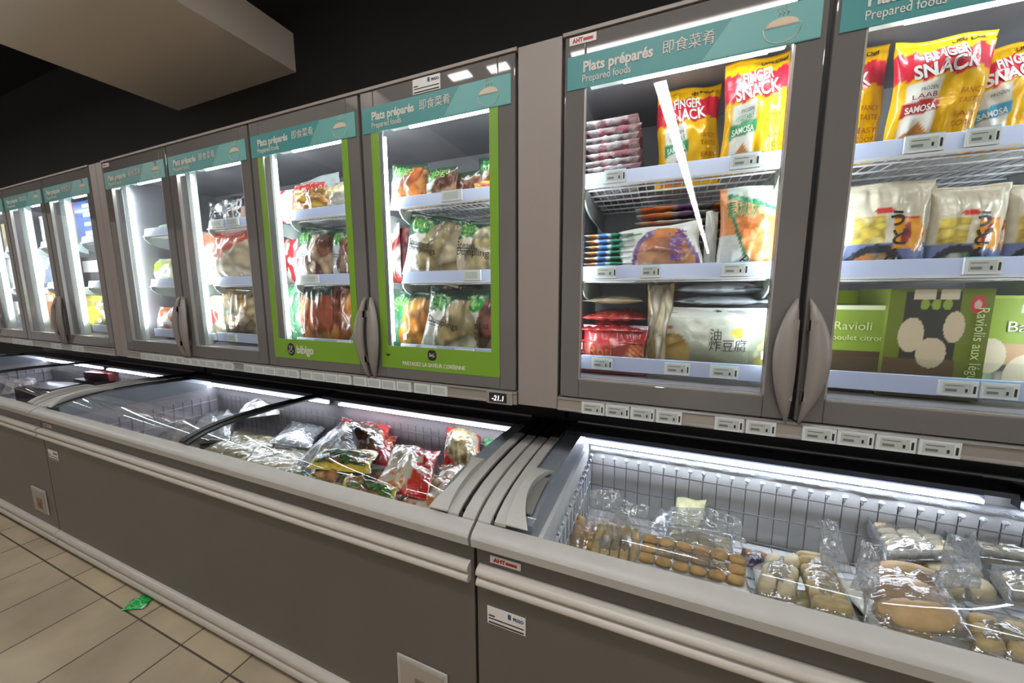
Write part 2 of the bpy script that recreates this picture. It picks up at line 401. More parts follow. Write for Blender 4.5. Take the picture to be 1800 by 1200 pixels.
# ------------------------------------------------------------------ bags
def bag_mesh(name, w, h, t, paint, nu=24, nv=30, wr=1.0, seed=0, m=None, seal=.05, slump=0.0, flare=0.0):
    """pillow bag: x across, z up from 0, front towards -y; pinched seals top and bottom, creases, printed both sides"""
    rs = np.random.RandomState(seed+11)
    u = np.linspace(0,1,nu); v = np.linspace(0,1,nv); U, V = np.meshgrid(u, v)
    ph = rs.rand(6)*6.28
    vs_ = np.clip((V-seal)/(1-2*seal), 0, 1)
    th = (np.sin(PI*np.clip(U,0,1))**.55)*(np.sin(PI*vs_)**.5)
    th = np.where((V < seal)|(V > 1-seal), 0.0, th)
    endf = np.exp(-((1-V)/.22)**2)+np.exp(-(V/.22)**2)
    cre = (np.sin(U*31+ph[0])+.6*np.sin(U*53+ph[1]+V*3))*endf*.09
    big = (vnoise(U,V,4,seed+21)-.5)*.55+(vnoise(U,V,9,seed+22)-.5)*.28
    D = t*.5*th*(1+wr*big)+t*wr*cre*th**.5*.9
    X = (U-.5)*w*(1-.06*np.sin(PI*V)*(t/w > .1)) + .012*wr*w*np.sin(V*9+ph[2])
    X = X*(1+flare*(V-.5))
    Z = V*h+ .012*wr*h*np.sin(U*7+ph[3])*(V-.2)
    wav = .06*t*wr*(np.sin(U*9+ph[4])*(V > 1-seal*1.5))
    sl = slump*(1-np.cos(V*PI*.5))
    F = np.stack([X, -D+wav+sl, Z], -1).reshape(-1,3); B = np.stack([X, D*.8+wav+sl+.0006, Z], -1).reshape(-1,3)
    idx = np.arange(nu*nv).reshape(nv,nu); a, b, c, d = idx[:-1,:-1], idx[:-1,1:], idx[1:,1:], idx[1:,:-1]
    q = np.stack([a,b,c,d], -1).reshape(-1,4); n = nu*nv
    per = np.concatenate([idx[0,:], idx[1:,-1], idx[-1,-2::-1], idx[-2:0:-1,0]]); pn = np.roll(per,-1)
    faces = np.concatenate([q, q[:,::-1]+n, np.stack([per+n, pn+n, pn, per], -1)])
    me = bpy.data.meshes.new(name); me.from_pydata(np.concatenate([F,B]).tolist(), [], faces.tolist())
    me.polygons.foreach_set('use_smooth', [True]*len(faces))
    col = paint(U, V).reshape(-1,3); col = np.clip(col,0,1); col = np.concatenate([col,col])
    at_ = me.color_attributes.new('print','FLOAT_COLOR','POINT'); at_.data.foreach_set('color', np.concatenate([col, np.ones((len(col),1))],1).astype(np.float32).ravel())
    me.materials.append(m or M_BAG); me.update()
    return me, F.reshape(nv,nu,3)
def box_mesh(name, w, h, d, paint, m=None, nu=90, nv=90, sidec=(120,130,60)):
    """carton: printed front, plain sides; x across, z up, front at y=0, depth d"""
    u = np.linspace(0,1,nu); v = np.linspace(0,1,nv); U, V = np.meshgrid(u,v)
    F = np.stack([(U-.5)*w, 0*U, V*h], -1).reshape(-1,3); idx = np.arange(nu*nv).reshape(nv,nu)
    q = np.stack([idx[:-1,:-1],idx[:-1,1:],idx[1:,1:],idx[1:,:-1]],-1).reshape(-1,4).tolist()
    n = nu*nv; e = [(-w/2,0,0),(w/2,0,0),(w/2,0,h),(-w/2,0,h),(-w/2,d,0),(w/2,d,0),(w/2,d,h),(-w/2,d,h)]
    fs = q+[tuple(n+i for i in f) for f in ((1,5,6,2),(5,4,7,6),(4,0,3,7),(3,2,6,7),(4,5,1,0))]
    me = bpy.data.meshes.new(name); me.from_pydata(F.tolist()+e, [], fs)
    col = np.concatenate([np.clip(paint(U,V).reshape(-1,3),0,1), np.tile(C(*sidec),(8,1))])
    a = me.color_attributes.new('print','FLOAT_COLOR','POINT'); a.data.foreach_set('color', np.concatenate([col,np.ones((len(col),1))],1).astype(np.float32).ravel())
    me.materials.append(m or M_CARD); me.update(); return me
def on_bag(root, G, body, u, v, height, m, width=None, rot=0.0, bold=0.0, sx=1.0, off=.0018, name='lettering', shear=0.0):
    """lettering laid on the bag's printed face; G is the front grid, (u,v) the start of the base line"""
    if not body: return
    nv, nu, _ = G.shape; w = G[0,-1,0]-G[0,0,0]; h = G[-1,0,2]-G[0,0,2]
    me = text_mesh(body, height/.72, 0.0, bold, sx, 'LEFT', shear)
    if not len(me.vertices): return
    co = np.array([v_.co[:2] for v_ in me.vertices])
    if width: co[:,0] *= width/max(1e-6, co[:,0].max()-co[:,0].min())
    c, s = math.cos(rot), math.sin(rot); xx = u*w+co[:,0]*c-co[:,1]*s; zz = v*h+co[:,0]*s+co[:,1]*c
    uu = np.clip(xx/w,0,.999)*(nu-1); vv = np.clip(zz/h,0,.999)*(nv-1)
    i, j = uu.astype(int), vv.astype(int); fu, fv = (uu-i)[:,None], (vv-j)[:,None]
    P = (G[j,i]*(1-fu)+G[j,i+1]*fu)*(1-fv)+(G[j+1,i]*(1-fu)+G[j+1,i+1]*fu)*fv; P[:,1] -= off
    for q, p in zip(me.vertices, P): q.co = p
    me.materials.clear(); me.materials.append(m)
    return link_mesh(name, me, root)

M_FILL = emit_mat('added_fill_light', (1.0,0.972,0.945), 16.5)  # panel row added out of view for general light, clear of door reflections
for k, xc in enumerate((-7.2,-5.4,-3.6,-1.8,0.0,1.8)):
    lamp(xc-.65, xc+.65, -.99, -.79, 2.95, 'added ceiling light panel, out of view, that brightens the freezers and floor', 'added ceiling light panels', M_FILL)
lamp(-.65, .72, -1.31, -1.25, 2.95, 'long thin ceiling lamp over the aisle facing the two right doors')
lamp(-1.55, -1.385, -1.23, -1.15, 2.95, 'small square ceiling lamp facing the green framed doors, left of its pair')
lamp(-1.24, -1.09, -1.25, -1.17, 2.95, 'small square ceiling lamp facing the green framed doors, right of its pair')
o = lamp(-7.2, 7.2, -.045, .045, 2.95, 'very long ceiling strip lamp running away across the aisles')
o.location = (0.79, -8.96, 2.95); o.rotation_euler = (0,0,math.atan2(-14.0,1.74))

# ------------------------------------------------------------------ upright glass-door freezers
DW = 0.5948; DY = 0.32
def door(root, gx0, gx1, hand, green=None):
    """gx0..gx1: door between two gaps; hand -1: handle on the left edge, 1: on the right edge"""
    x0, x1 = gx0+.006, gx1-.006; z0, z1 = 1.044, 2.046; a, b, c, d = x0+.056, x1-.056, 1.10, 1.985
    mb = MB()
    for q in ((x0,a,z0,z1),(b,x1,z0,z1),(a,b,z0,c),(a,b,d,z1)): mb.box(q[0],q[1],DY,DY+.042,q[2],q[3])
    fr = mb.build('door', M_FRAME, root, bevel=.003)
    g = MB().add([(a-.004,DY+.012,c-.004),(b+.004,DY+.012,c-.004),(b+.004,DY+.012,d+.004),(a-.004,DY+.012,d+.004)],[(0,1,2,3)]).build('glass', M_GLASS, fr)
    lt = .003
    t = MB()
    for q in ((a,b,c-.001,c+lt),(a-.001,a+lt,c,d),(b-lt,b+.001,c,d)): t.box(q[0],q[1],DY+.001,DY+.014,q[2],q[3])
    t.build('glass_bead', M_TRIM, fr)
    # sign strip over the head of the door
    sg = MB().box(x0+.008,x1-.012,DY-.0022,DY,1.91,1.994)
    w = x1-x0-.02
    sx = x0+.008+w*.64
    sg.add([(sx-.03,DY-.0028,1.912),(x1-.013,DY-.0028,1.912),(x1-.013,DY-.0028,1.992),(sx+.03,DY-.0028,1.992)],[(0,1,2,3)],1)
    sg.build('sign_strip', [M_TEAL, M_TEALL], fr)
    tx = x0+.050
    wall_text('Plats préparés', tx, DY-.0032, 1.950, .036, M_LETTER, fr, bold=.0011, width=.176)
    wall_text('Prepared foods', tx-.002, DY-.0032, 1.924, .026, M_LETTER, fr, width=.125, bold=.0001)
    wall_text('即食菜肴', tx+.197, DY-.0032, 1.950, .034, M_LETTER, fr, width=.116)
    cx, cz = x1-.085, 1.938
    bw = MB(); y = DY-.0034
    bowl = [(cx-.036+.0*k, 0) for k in range(0)]
    arc = [(cx+.036*math.cos(t_), y, cz+.012-.034*abs(math.sin(t_))**.8) for t_ in np.linspace(PI,2*PI,13)]
    bw.tube(arc+[arc[0]], .0011, 4)
    rice = [(cx+.031*math.cos(t_), y-.0002, cz+.014+.016*math.sin(t_)) for t_ in np.linspace(0,PI,11)]
    bw.add(rice, [tuple(range(len(rice)))], 1)
    for k in (-1,0,1):
        bw.tube([(cx+k*.008+.003*math.sin(q*2.4), y, cz+.034+q*.0065) for q in np.linspace(0,3.2,7)], .0010, 4)
    bw.build('bowl_symbol', [M_LETTER, mat('symbol_rice',(226,206,178),.5)], fr)
    # crescent pull blade
    hx = gx0+.011 if hand < 0 else gx1-.011; s = 1 if hand < 0 else -1
    n = 18; vs = []; fs = []
    for k in range(n+1):
        q = k/n; z = 1.036+.308*q; bulge = .042*math.sin(PI*q**1.15)**.8+.003; yo = DY-.006-.030*math.sin(PI*q)**.7
        vs += [(hx,yo,z),(hx+s*bulge*.55,yo-.006,z),(hx+s*bulge,yo+.006,z),(hx+s*bulge,yo+.014,z),(hx,yo+.010,z)]
    for k in range(n):
        for j in range(5): fs.append((k*5+j, k*5+(j+1)%5, (k+1)*5+(j+1)%5, (k+1)*5+j))
    fs += [(0,1,2,3,4)[::-1], tuple(n*5+j for j in range(5))]
    hmb = MB().add(vs, fs, 0, True)
    hmb.box(hx, hx+s*.012, DY-.03, DY+.001, 1.10, 1.125); hmb.box(hx, hx+s*.012, DY-.03, DY+.001, 1.27, 1.295)
    hmb.build('handle', mat('handle_grey',(150,142,136),.35), fr)
    if green:
        A, B, Cc, D = x0+.041, x1-.055, 1.083, 1.910; e = MB()
        for q in ((A,A+.032,1.166,D),(B-.030,B,1.166,D),(A,B,Cc,1.166)): e.box(q[0],q[1],DY-.0012,DY+.0002,q[2],q[3])
        e.build('green_decal', M_GREEN, fr)
        if green == 1:
            lx, lz = A+.105, 1.122; e = MB(); e.prism([(lx+.022*math.cos(q), lz+.027*math.sin(q)) for q in np.linspace(0,2*PI,24,endpoint=False)], DY-.0022, DY-.0012, 0, False, 'y')
            for k,(p0,p1) in enumerate((((-.006,.018),(-.004,-.006)),((.008,.016),(.003,-.006)))): e.tube([(lx+p0[0],DY-.003,lz+p0[1]),(lx+p1[0],DY-.003,lz+p1[1])], .0016, 5, 1)
            e.tube([(lx+.013*math.cos(q),DY-.003,lz-.004+.012*math.sin(q)) for q in np.linspace(PI,2*PI,9)], .0015, 5, 1)
            e.build('emblem', [M_INK, M_LETTER], fr)
            wall_text('bibigo', lx+.033, DY-.0016, 1.108, .047, M_LETTER, fr, bold=.0014, width=.098)
        else:
            wall_text('PARTAGEZ LA SAVEUR CORÉENNE', A+.095, DY-.0016, 1.098, .020, M_LETTER, fr, bold=.0003, width=.262)
            lx, lz = A+.225, 1.141; e = MB(); e.prism([(lx+.018*math.copysign(abs(math.cos(q))**.7,math.cos(q)), lz+.019*math.copysign(abs(math.sin(q))**.7,math.sin(q))) for q in np.linspace(0,2*PI,24,endpoint=False)], DY-.0022, DY-.0012, 0, False, 'y')
            e.tube([(lx+.009*math.cos(q),DY-.003,lz+.008+.006*math.sin(q)) for q in np.linspace(PI,2*PI,7)], .001, 4, 1)
            e.build('emblem', [M_INK, M_LETTER], fr)
            wall_text('bibigo', lx-.012, DY-.0024, lz-.005, .011, M_LETTER, fr, width=.024)
            e = MB(); e.prism([(A+.030+.010*math.cos(q), 1.135+.008*math.sin(q)) for q in np.linspace(PI,2*PI,9)], DY-.002, DY-.001, 0, False, 'y'); e.build('small_symbol', M_INK, fr)
    return fr
def upright(xa, label, green=(), ndoors=4, shelf_levels=None, temp=False, lead=.07, tail=.065):
    """xa: left edge of the first door; doors follow to the right"""
    xb = xa+ndoors*DW
    root = empty('glass_door_freezer', ((xa+xb)/2,0.6,1.0)); tag(root, label, 'freezer')
    ox = -np.array([(xa+xb)/2,0.6,1.0])
    made = []
    sh = MB()
    sh.box(xa-.005,xb+.005,.84,.90,1.0,2.05); sh.box(xa-.005,xb+.005,.372,.90,1.99,2.05); sh.box(xa-.005,xb+.005,.372,.90,1.0,1.095)
    sh.box(xa-.005,xa+.02,.372,.84,1.09,1.99); sh.box(xb-.02,xb+.005,.372,.84,1.09,1.99)
    sh.build('cabinet_shell', M_INNER, root)
    MB().box(xa-.067,xa-.003,DY,.90,1.0,2.056).build('side_panel', M_SIDE, root, bevel=.002)
    MB().box(xb+.003,xb+.072,DY,.90,1.0,2.056).build('side_panel', M_SIDE, root, bevel=.002)
    MB().box(xa,xb,DY-.004,DY+.05,2.048,2.057).build('top_trim', M_SIDE, root)
    MB().box(xa-.06,xb+.06,.72,.90,.828,1.0).build('support_panel', M_BLACK, root)
    MB().box(xa-.06,xb+.06,.37,.90,.99,1.0).build('underside_panel', M_BLACK, root)
    rl = MB().prism([(DY+.03,.998),(DY-.004,.998),(DY-.010,1.003),(DY-.004,1.008),(DY-.004,1.032),(DY-.010,1.037),(DY-.004,1.041),(DY+.03,1.041)], xa, xb)
    rl.build('price_rail', M_TRIM, root)
    for k in range(ndoors+1):
        x = xa+k*DW; MB().box(x-.02,x+.02,DY+.02,DY+.05,1.045,2.045).build('door_gasket', M_BLACK, root)
    for k in range(ndoors):
        x0, x1 = xa+k*DW, xa+(k+1)*DW
        door(root, x0, x1, 1 if k % 2 == 0 else -1, green[k] if green else None)
    for k in range(ndoors+1):
        x = xa+k*DW; lo = x-.031 if k else x; hi = x+.031 if k < ndoors else x
        m = MB().prism([(lo,.394),(max(lo,x-.010),.373),(min(hi,x+.010),.373),(hi,.394),(min(hi,x+.012),.430),(max(lo,x-.012),.430)],1.095,1.992,0,False,'z').build('mullion', M_MULL, root)
        MB().box(max(lo,x-.009),min(hi,x+.009),.368,.376,1.10,1.985).build('gasket', M_GASK, m)
        if k < ndoors: MB().tube([(x+.0375,.4030,1.17),(x+.0375,.4030,1.93)], .0042, 8).build('light_tube', M_TUBE, m)
        if k > 0: MB().tube([(x-.0375,.4030,1.17),(x-.0375,.4030,1.93)], .0042, 8).build('light_tube', M_TUBE, m)
    for k in range(ndoors):
        x0, x1 = xa+k*DW, xa+(k+1)*DW
        h = MB().box(x0+.06,x1-.06,.382,.425,1.955,1.992).build('top_lamp', M_MULL, root)
        MB().tube([(x0+.155,.398,1.948),(x1-.10,.398,1.948)], .008, 8).build('light_tube', M_TOP, h)
        lev = shelf_levels[k] if shelf_levels else (1.68, 1.40)
        for z in lev:
            a, b = x0+lead, x1-tail
            rail = MB().prism([(.425,z),(.437,z),(.443,z+.042),(.433,z+.042)], a, b).build('shelf', M_RAIL, root, bevel=.0015)
            MB().box(a,b,.420,.436,z-.004,z+.001).build('rail_edge', M_WIRE, rail)
            w = MB()
            for q in range(6): w.tube([(a,.45+.072*q,z-.006),(b,.45+.072*q,z-.006)], .003, 6)
            nn = 20
            for q in range(nn+1): xx = a+.004+(b-a-.008)*q/nn; w.tube([(xx,.44,z-.0005),(xx,.82,z-.0005)], .0018, 5)
            w.build('wire_grid', M_WIRE, rail)
            for xx in (a-.002, b-.004):
                prof = [(.425,z+.004),(.428,z-.018),(.445,z-.036),(.49,z-.055),(.56,z-.068),(.83,z-.075),(.83,z+.004)]
                MB().prism(prof, xx, xx+.006).build('bracket', M_MULL, rail)
        z = 1.112
        rail = MB().box(x0+lead-.02,x1-tail+.02,.425,.434,z,z+.046).build('bottom_rail', M_RAIL, root, bevel=.0015)
        MB().box(x0+lead-.02,x1-tail+.02,.434,.437,z+.04,z+.085).build('clear_guard', M_GLASS, rail)
    if temp:
        d = MB().box(xb-.105,xb-.012,DY-.018,DY+.01,.998,1.042).build('temperature_display', M_TRIM, root, bevel=.004)
        MB().box(xb-.092,xb-.03,DY-.0195,DY-.017,1.005,1.036).build('screen', M_INK, d)
        wall_text('-21.1', xb-.083, DY-.0202, 1.011, .024, M_DIGIT, d, width=.042, bold=.0004, shear=.15)
    return root, xa, xb
XR, XM, XL = -.285, -2.800, -5.320
up_r = upright(XR, 'grey glass-door upright freezer at the right with yellow snack bags on top shelf', shelf_levels=[(1.68,1.40),(1.672,1.395),(1.68,1.40),(1.68,1.40)], lead=.042, tail=.042)
up_m = upright(XM, 'grey glass-door upright freezer in the middle with two green framed doors', green=(None,None,1,2), temp=True)
up_l = upright(XL, 'grey glass-door upright freezer at the far left end of the row')
def fix_parent(root):
    """parts were laid out in place coordinates: keep them there under the root"""
    bpy.context.view_layer.update()
    inv = root.matrix_world.inverted()
    for ch in root.children: ch.matrix_parent_inverse = inv
for u_ in (up_r, up_m, up_l): fix_parent(u_[0])
# badges and paper stickers on the doors
def badge(parent, x, z, w, h, y, small=False):
    b = MB().box(x,x+w,y-.002,y,z,z+h).build('maker_badge', M_WHITE, parent)
    MB().box(x+w*.52,x+w*.88,y-.0028,y-.002,z+h*.28,z+h*.62).build('badge_bar', M_RED, b)
    wall_text('AHT', x+w*.12, y-.0026, z+h*.25, h*.72, M_RED, b, width=w*.40, bold=.0006)
    return b
def service_label(parent, x, z, w, h, y):
    b = MB().box(x,x+w,y-.0012,y,z,z+h).build('service_label', M_WHITE, parent)
    e = MB()
    for k,(q0,q1) in enumerate(((.06,.14),(.30,.36))): e.box(x+w*.04,x+w*.96,y-.0018,y-.0012,z+h*q0,z+h*q1)
    e.box(x+w*.04,x+w*.20,y-.0018,y-.0012,z+h*.46,z+h*.53); e.build('label_lines', M_INK, b)
    MB().box(x+w*.55,x+w*.63,y-.0018,y-.0012,z+h*.62,z+h*.90).build('label_emblem', mat('label_blue',(60,84,130),.5), b)
    wall_text('FRIGO', x+w*.68, y-.0016, z+h*.64, h*.24, mat('label_blue',(60,84,130),.5), b, width=w*.27, bold=.0004)
    return b
dr = [c for c in up_r[0].children if c.name.startswith('door') and 'gasket' not in c.name]
dm = [c for c in up_m[0].children if c.name.startswith('door') and 'gasket' not in c.name]
badge(dr[0], XR+.018, 2.022, .072, .020, DY); badge(dm[0], XM+.015, 2.022, .06, .018, DY)
service_label(dm[3], XM+3*DW+.23, 1.999, .105, .045, DY)

# ------------------------------------------------------------------ chest freezers
LIDP = [(.006,.788),(.03,.799),(.07,.811),(.13,.821),(.22,.827),(.35,.828),(.5,.822),(.62,.814),(.72,.806)]
def off(prof, d): return [(y, z+d) for y, z in prof]
def chest(xa, xb, label, inx=.155, warm=False, lids=2, liner=None, handles=(0,1)):
    root = empty('chest_freezer', ((xa+xb)/2,.45,0)); tag(root, label, 'freezer')
    ga, gb = xa+.004, xb-.004
    MB().box(ga,gb,.0,.055,.105,.74).build('front_panel', M_CHEST, root, bevel=.002)
    e = MB().box(ga,gb,.76,.90,.10,.82).box(ga,ga+.10,.055,.76,.10,.78).box(gb-.10,gb,.055,.76,.10,.78).box(ga,gb,.055,.76,.10,.36)
    e.build('insulated_body', M_CHEST, root)
    MB().box(ga+.02,gb-.02,.06,.86,0,.105).build('plinth', M_BLACK, root)
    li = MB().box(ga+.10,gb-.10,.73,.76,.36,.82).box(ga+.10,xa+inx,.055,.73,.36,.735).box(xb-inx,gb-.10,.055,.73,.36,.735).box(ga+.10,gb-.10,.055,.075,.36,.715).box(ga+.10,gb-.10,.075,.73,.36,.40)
    li.build('inner_liner', liner or M_LINER, root)
    for sx in (0,1):
        q0, q1 = (ga+.035, xa+inx-.012) if sx == 0 else (xb-inx+.012, gb-.035)
        prof = [(.03,.72)]+off(LIDP[1:],-.006)+[(.72,.72)]
        MB().prism(prof, q0, q1).build('end_block', M_LINERG, root)
        g0, g1 = (ga+.036, ga+.048) if sx == 0 else (gb-.048, gb-.036)
        MB().prism([(.03,.72)]+off(LIDP[1:],-.003)+[(.72,.72)], g0, g1).build('lid_track', M_BLACK, root)
        t0, t1 = (ga, ga+.036) if sx == 0 else (gb-.036, gb)
        fr = [p for p in LIDP if p[0] <= .5]; bk = [p for p in LIDP if p[0] >= .5]
        MB().prism([(.004,.72)]+off(fr,.004)+[(.5,.72)], t0, t1).build('end_trim', M_RIM, root, bevel=.003)
        MB().prism([(.5,.72)]+off(bk,.003)+[(.9,.80),(.9,.72)], t0, t1).build('rear_trim', M_BLACK, root)
    rim = [(.0,.737),(-.022,.737),(-.028,.742),(-.031,.764),(-.027,.770),(-.018,.777),(.002,.786),(.007,.787),(.011,.782),(.013,.770),(.013,.72)]
    MB().prism(rim, ga, gb, 0, True).build('rim', M_RIM, root)
    for o in (root.children[-1],):
        md = o.modifiers.new('edge','EDGE_SPLIT'); md.split_angle = math.radians(40)
    def lobes(z0, z1, y0, d, n=2):
        h = (z1-z0)/n; P = [(y0,z0)]
        for k in range(n):
            for q in np.linspace(-PI/2,PI/2,7): P.append((y0-.010-d*math.cos(q), z0+h*(k+.5)+h*.46*math.sin(q)))
        return P+[(y0,z1)]
    b = MB().prism(lobes(.626,.681,.002,.016), ga+.008, gb-.008, 0, True).build('bumper_rail', M_BUMP, root)
    md = b.modifiers.new('edge','EDGE_SPLIT'); md.split_angle = math.radians(50)
    b = MB().prism(lobes(.024,.108,.002,.012), ga, gb, 0, True).build('base_rail', M_BUMP, root)
    md = b.modifiers.new('edge','EDGE_SPLIT'); md.split_angle = math.radians(50)
    MB().box(ga+.03,gb-.03,.722,.76,.765,.812).box(ga,gb,.745,.90,.812,.826).build('rear_ledge', M_BLACK, root)
    wl = (gb-ga-.096)/lids
    for k in range(lids):
        x0, x1 = ga+.048+wl*k, ga+.048+wl*(k+1)
        up = .006 if k % 2 else .010
        e = MB()
        for s0, s1, mi_ in ((x0,x0+.030,0 if k == 0 else 1),(x1-.030,x1,0 if k == lids-1 else 1)):
            fr = [p for p in LIDP if p[0] <= .5]; P = off(fr,up)+off(fr,up-.008)[::-1]; e.prism(P, s0, s1, mi_)
            bk = [p for p in LIDP if p[0] >= .5]; P = off(bk,up)+off(bk,up-.008)[::-1]; e.prism(P, s0, s1, 1)
        e.prism([(.60,.815+up),(.73,.806+up),(.73,.790+up),(.60,.800+up)], x0+.03, x1-.03, 2)
        lid = e.build('lid', [M_RIM, M_BLACK, M_BAND], root)
        gl = MB().strip(off([p for p in LIDP if p[0] < .61],up-.003), x0+.028, x1-.028).build('glass', M_LID, lid)
        st = MB().box(x0+.045,x1-.04,.688,.699,.747,.757).build('light_strip', M_STRIP, root)
        MB().box(x0+.04,x1-.035,.699,.731,.742,.768).build('strip_holder', M_BAND, st)
        if k in handles:
            side = 0 if k == 0 else 1
            h0, h1 = (x0+.030, x0+.088) if side == 0 else (x1-.088, x1-.030)
            inn = h1 if side == 0 else h0; out = h0 if side == 0 else h1
            pr = [p for p in LIDP if p[0] <= .225]
            def zl(y): return float(np.interp(y, [p[0] for p in LIDP], [p[1] for p in LIDP]))+up
            ys = np.linspace(.004,.235,20); hh = MB(); vs = []; fs = []
            for y in ys:
                q = (y-.004)/.231; wq = (h1-h0)*(.42+.58*abs(2*q-1)**2.2); s = 1 if side == 0 else -1
                zt = zl(y)+.004+.016*math.sin(PI*min(1,max(0,q)))**.5
                vs += [(out,y,zl(y)),(out,y,zt),(out+s*wq,y,zt-.002),(out+s*wq,y,zl(y))]
            for i in range(19):
                for j in range(4): fs.append((i*4+j,i*4+(j+1)%4,(i+1)*4+(j+1)%4,(i+1)*4+j))
            fs += [(0,1,2,3),(76,77,78,79)]
            hh.add(vs, fs, 0, False); hh.build('handle', M_RIM, lid)
            cup = [(y, zl(y)+.001) for y in np.linspace(.045,.195,9)]
            MB().strip(cup, min(out,inn)+.012, max(out,inn)-.004).build('handle_cup', mat('recess_grey',(120,118,114),.45), lid)
    fix_parent(root)
    return root
XG = -.41; CL = 2.516
CR = 2.69
ch_r = chest(XG, XG+CR, 'grey chest freezer at right holding clear packs of tofu', handles=(0,))
ch_m = chest(XG-CL, XG, 'grey chest freezer in the middle holding red and yellow dumpling bags', liner=mat('liner_dull_grey',(172,166,172),.4))  # plain liner, greyer than in the right chest
ch_l = chest(XG-2*CL, XG-CL, 'dark chest freezer at far left beyond the middle one', liner=mat('liner_dull_grey',(172,166,172),.4))
bpy.context.view_layer.update()
def add_part(o, root): o.parent = root; o.matrix_parent_inverse = root.matrix_world.inverted(); return o
def on_chest(root, f, *a):
    b = f(None, *a); add_part(b, root); return b
on_chest(ch_r, badge, -.367, .693, .082, .019, -.001)
on_chest(ch_r, service_label, -.377, .519, .104, .049, -.0005)
on_chest(ch_m, badge, XG-CL+.043, .693, .082, .016, -.001)
def vent(root, x, z, w, h):
    b = MB().box(x,x+w,-.006,0,z,z+h).build('service_hatch', M_RIM, None, bevel=.003)
    MB().box(x+.012,x+w-.012,-.008,-.005,z+.01,z+h-.012).build('hatch_panel', mat('hatch_beige',(168,158,146),.4), b)
    MB().box(x+w*.38,x+w*.72,-.010,-.007,z+h*.2,z+h*.62).build('switch', mat('hatch_grey',(120,114,104),.4), b)
    MB().box(x+w*.50,x+w*.62,-.012,-.009,z+h*.3,z+h*.5).build('switch_key', mat('switch_red',(176,70,66),.4), b)
    add_part(b, root)
vent(ch_m, -.676, .168, .174, .140)
vent(ch_l, -.676-CL, .168, .174, .140)
on_chest(ch_m, service_label, XG-CL+.033, .519, .104, .049, -.0005)

# ------------------------------------------------------------------ wire baskets in the chests
def basket(xa, xb, label, z0=.45, z1=.688, frosty=False, dx=.046):
    r = empty('wire_basket', ((xa+xb)/2,.4,z0)); tag(r, label, 'basket', None)
    y0, y1 = .082, .718; M_ = M_WIRE
    bk = MB(); n = int((xb-xa)/dx)
    for k in range(n+1):
        x = xa+.006+(xb-xa-.012)*k/n; bk.tube([(x,y1,z0),(x,y1,z1),(x,y1-.010,z1+.004)], .0018, 5)
    for z in (z0+.005,z0+.11,z1-.035): bk.tube([(xa,y1-.003,z),(xb,y1-.003,z)], .0022, 5)
    parts = [bk.build('back_grid', mat('wire_grey',(150,150,152),.4,.3), r)]
    for x in (xa,xb):
        sd = MB(); m = 13
        for k in range(m+1):
            y = y0+(y1-y0)*k/m; rr = .0055 if frosty and x == xa else .0022; sg = .009 if x == xa else -.009
            sd.tube([(x,y,z0),(x,y,z1-.01),(x+sg,y,z1)], rr, 6)
        for z in (z0+.005,z0+.12,z1-.04): sd.tube([(x,y0,z),(x,y1,z)], .0025, 5)
        parts.append(sd.build('side_grid', M_FROST if frosty else M_, r))
    fl = MB()
    for k in range(14): y = y0+(y1-y0)*k/13; fl.tube([(xa,y,z0),(xb,y,z0)], .002, 5)
    for k in range(0,n+1,2): x = xa+(xb-xa)*k/n; fl.tube([(x,y0,z0),(x,y1,z0)], .002, 5)
    fl.tube([(xa,y0,z0),(xa,y0,z1-.1),(xb,y0,z1-.1),(xb,y0,z0)], .0025, 5)
    parts.append(fl.build('floor_grid', M_, r))
    bt = MB().box(xa+.004,xb-.004,y0+.004,y1-.004,z0-.012,z0-.003).build('base_tray', M_LINER, r)
    for x in (xa+.05,xb-.05):
        for y in (.15,.65): MB().tube([(x,y,.40),(x,y,z0-.01)],.006,6).build('foot', M_, r)
    if frosty:
        f = MB()
        for k in range(n+1):
            x = xa+.006+(xb-xa-.012)*k/n; f.ball((x,y1-.012,z1+.002), .0085, 1,1,.9, 8); f.tube([(x,y1-.010,z1),(x,y1-.008,z1-.02)], [.005,.002], 5)
        f.build('frost_bead', M_FROST, r)
    fix_parent(r); return r
basket(XG+.163, XG+CR-.163, 'white frosty wire basket lining the right chest freezer', frosty=True)
basket(XG-CL+.163, XG-.163, 'wire basket lining the middle chest freezer')
basket(XG-2*CL+.163, XG-CL-.163, 'wire basket inside the far left chest freezer')
fb = MB()
rs = np.random.RandomState(3)
xs = np.linspace(XG+.16, XG+CR-.16, 120)
vs = []; 
for x in xs:
    w = .006+.007*rs.rand(); vs += [(x,.729,.731),(x,.729-w,.723+.003*rs.rand()),(x,.729-w*1.1,.708+.004*rs.rand()),(x,.729,.698-.006*rs.rand())]
fs = [(i*4+j, i*4+j+1, (i+1)*4+j+1, (i+1)*4+j) for i in range(119) for j in range(3)]
b = fb.add(vs, fs, 0, True).build('frost_band', M_FROST, None); add_part(b, ch_r); b['kind'] = 'stuff'

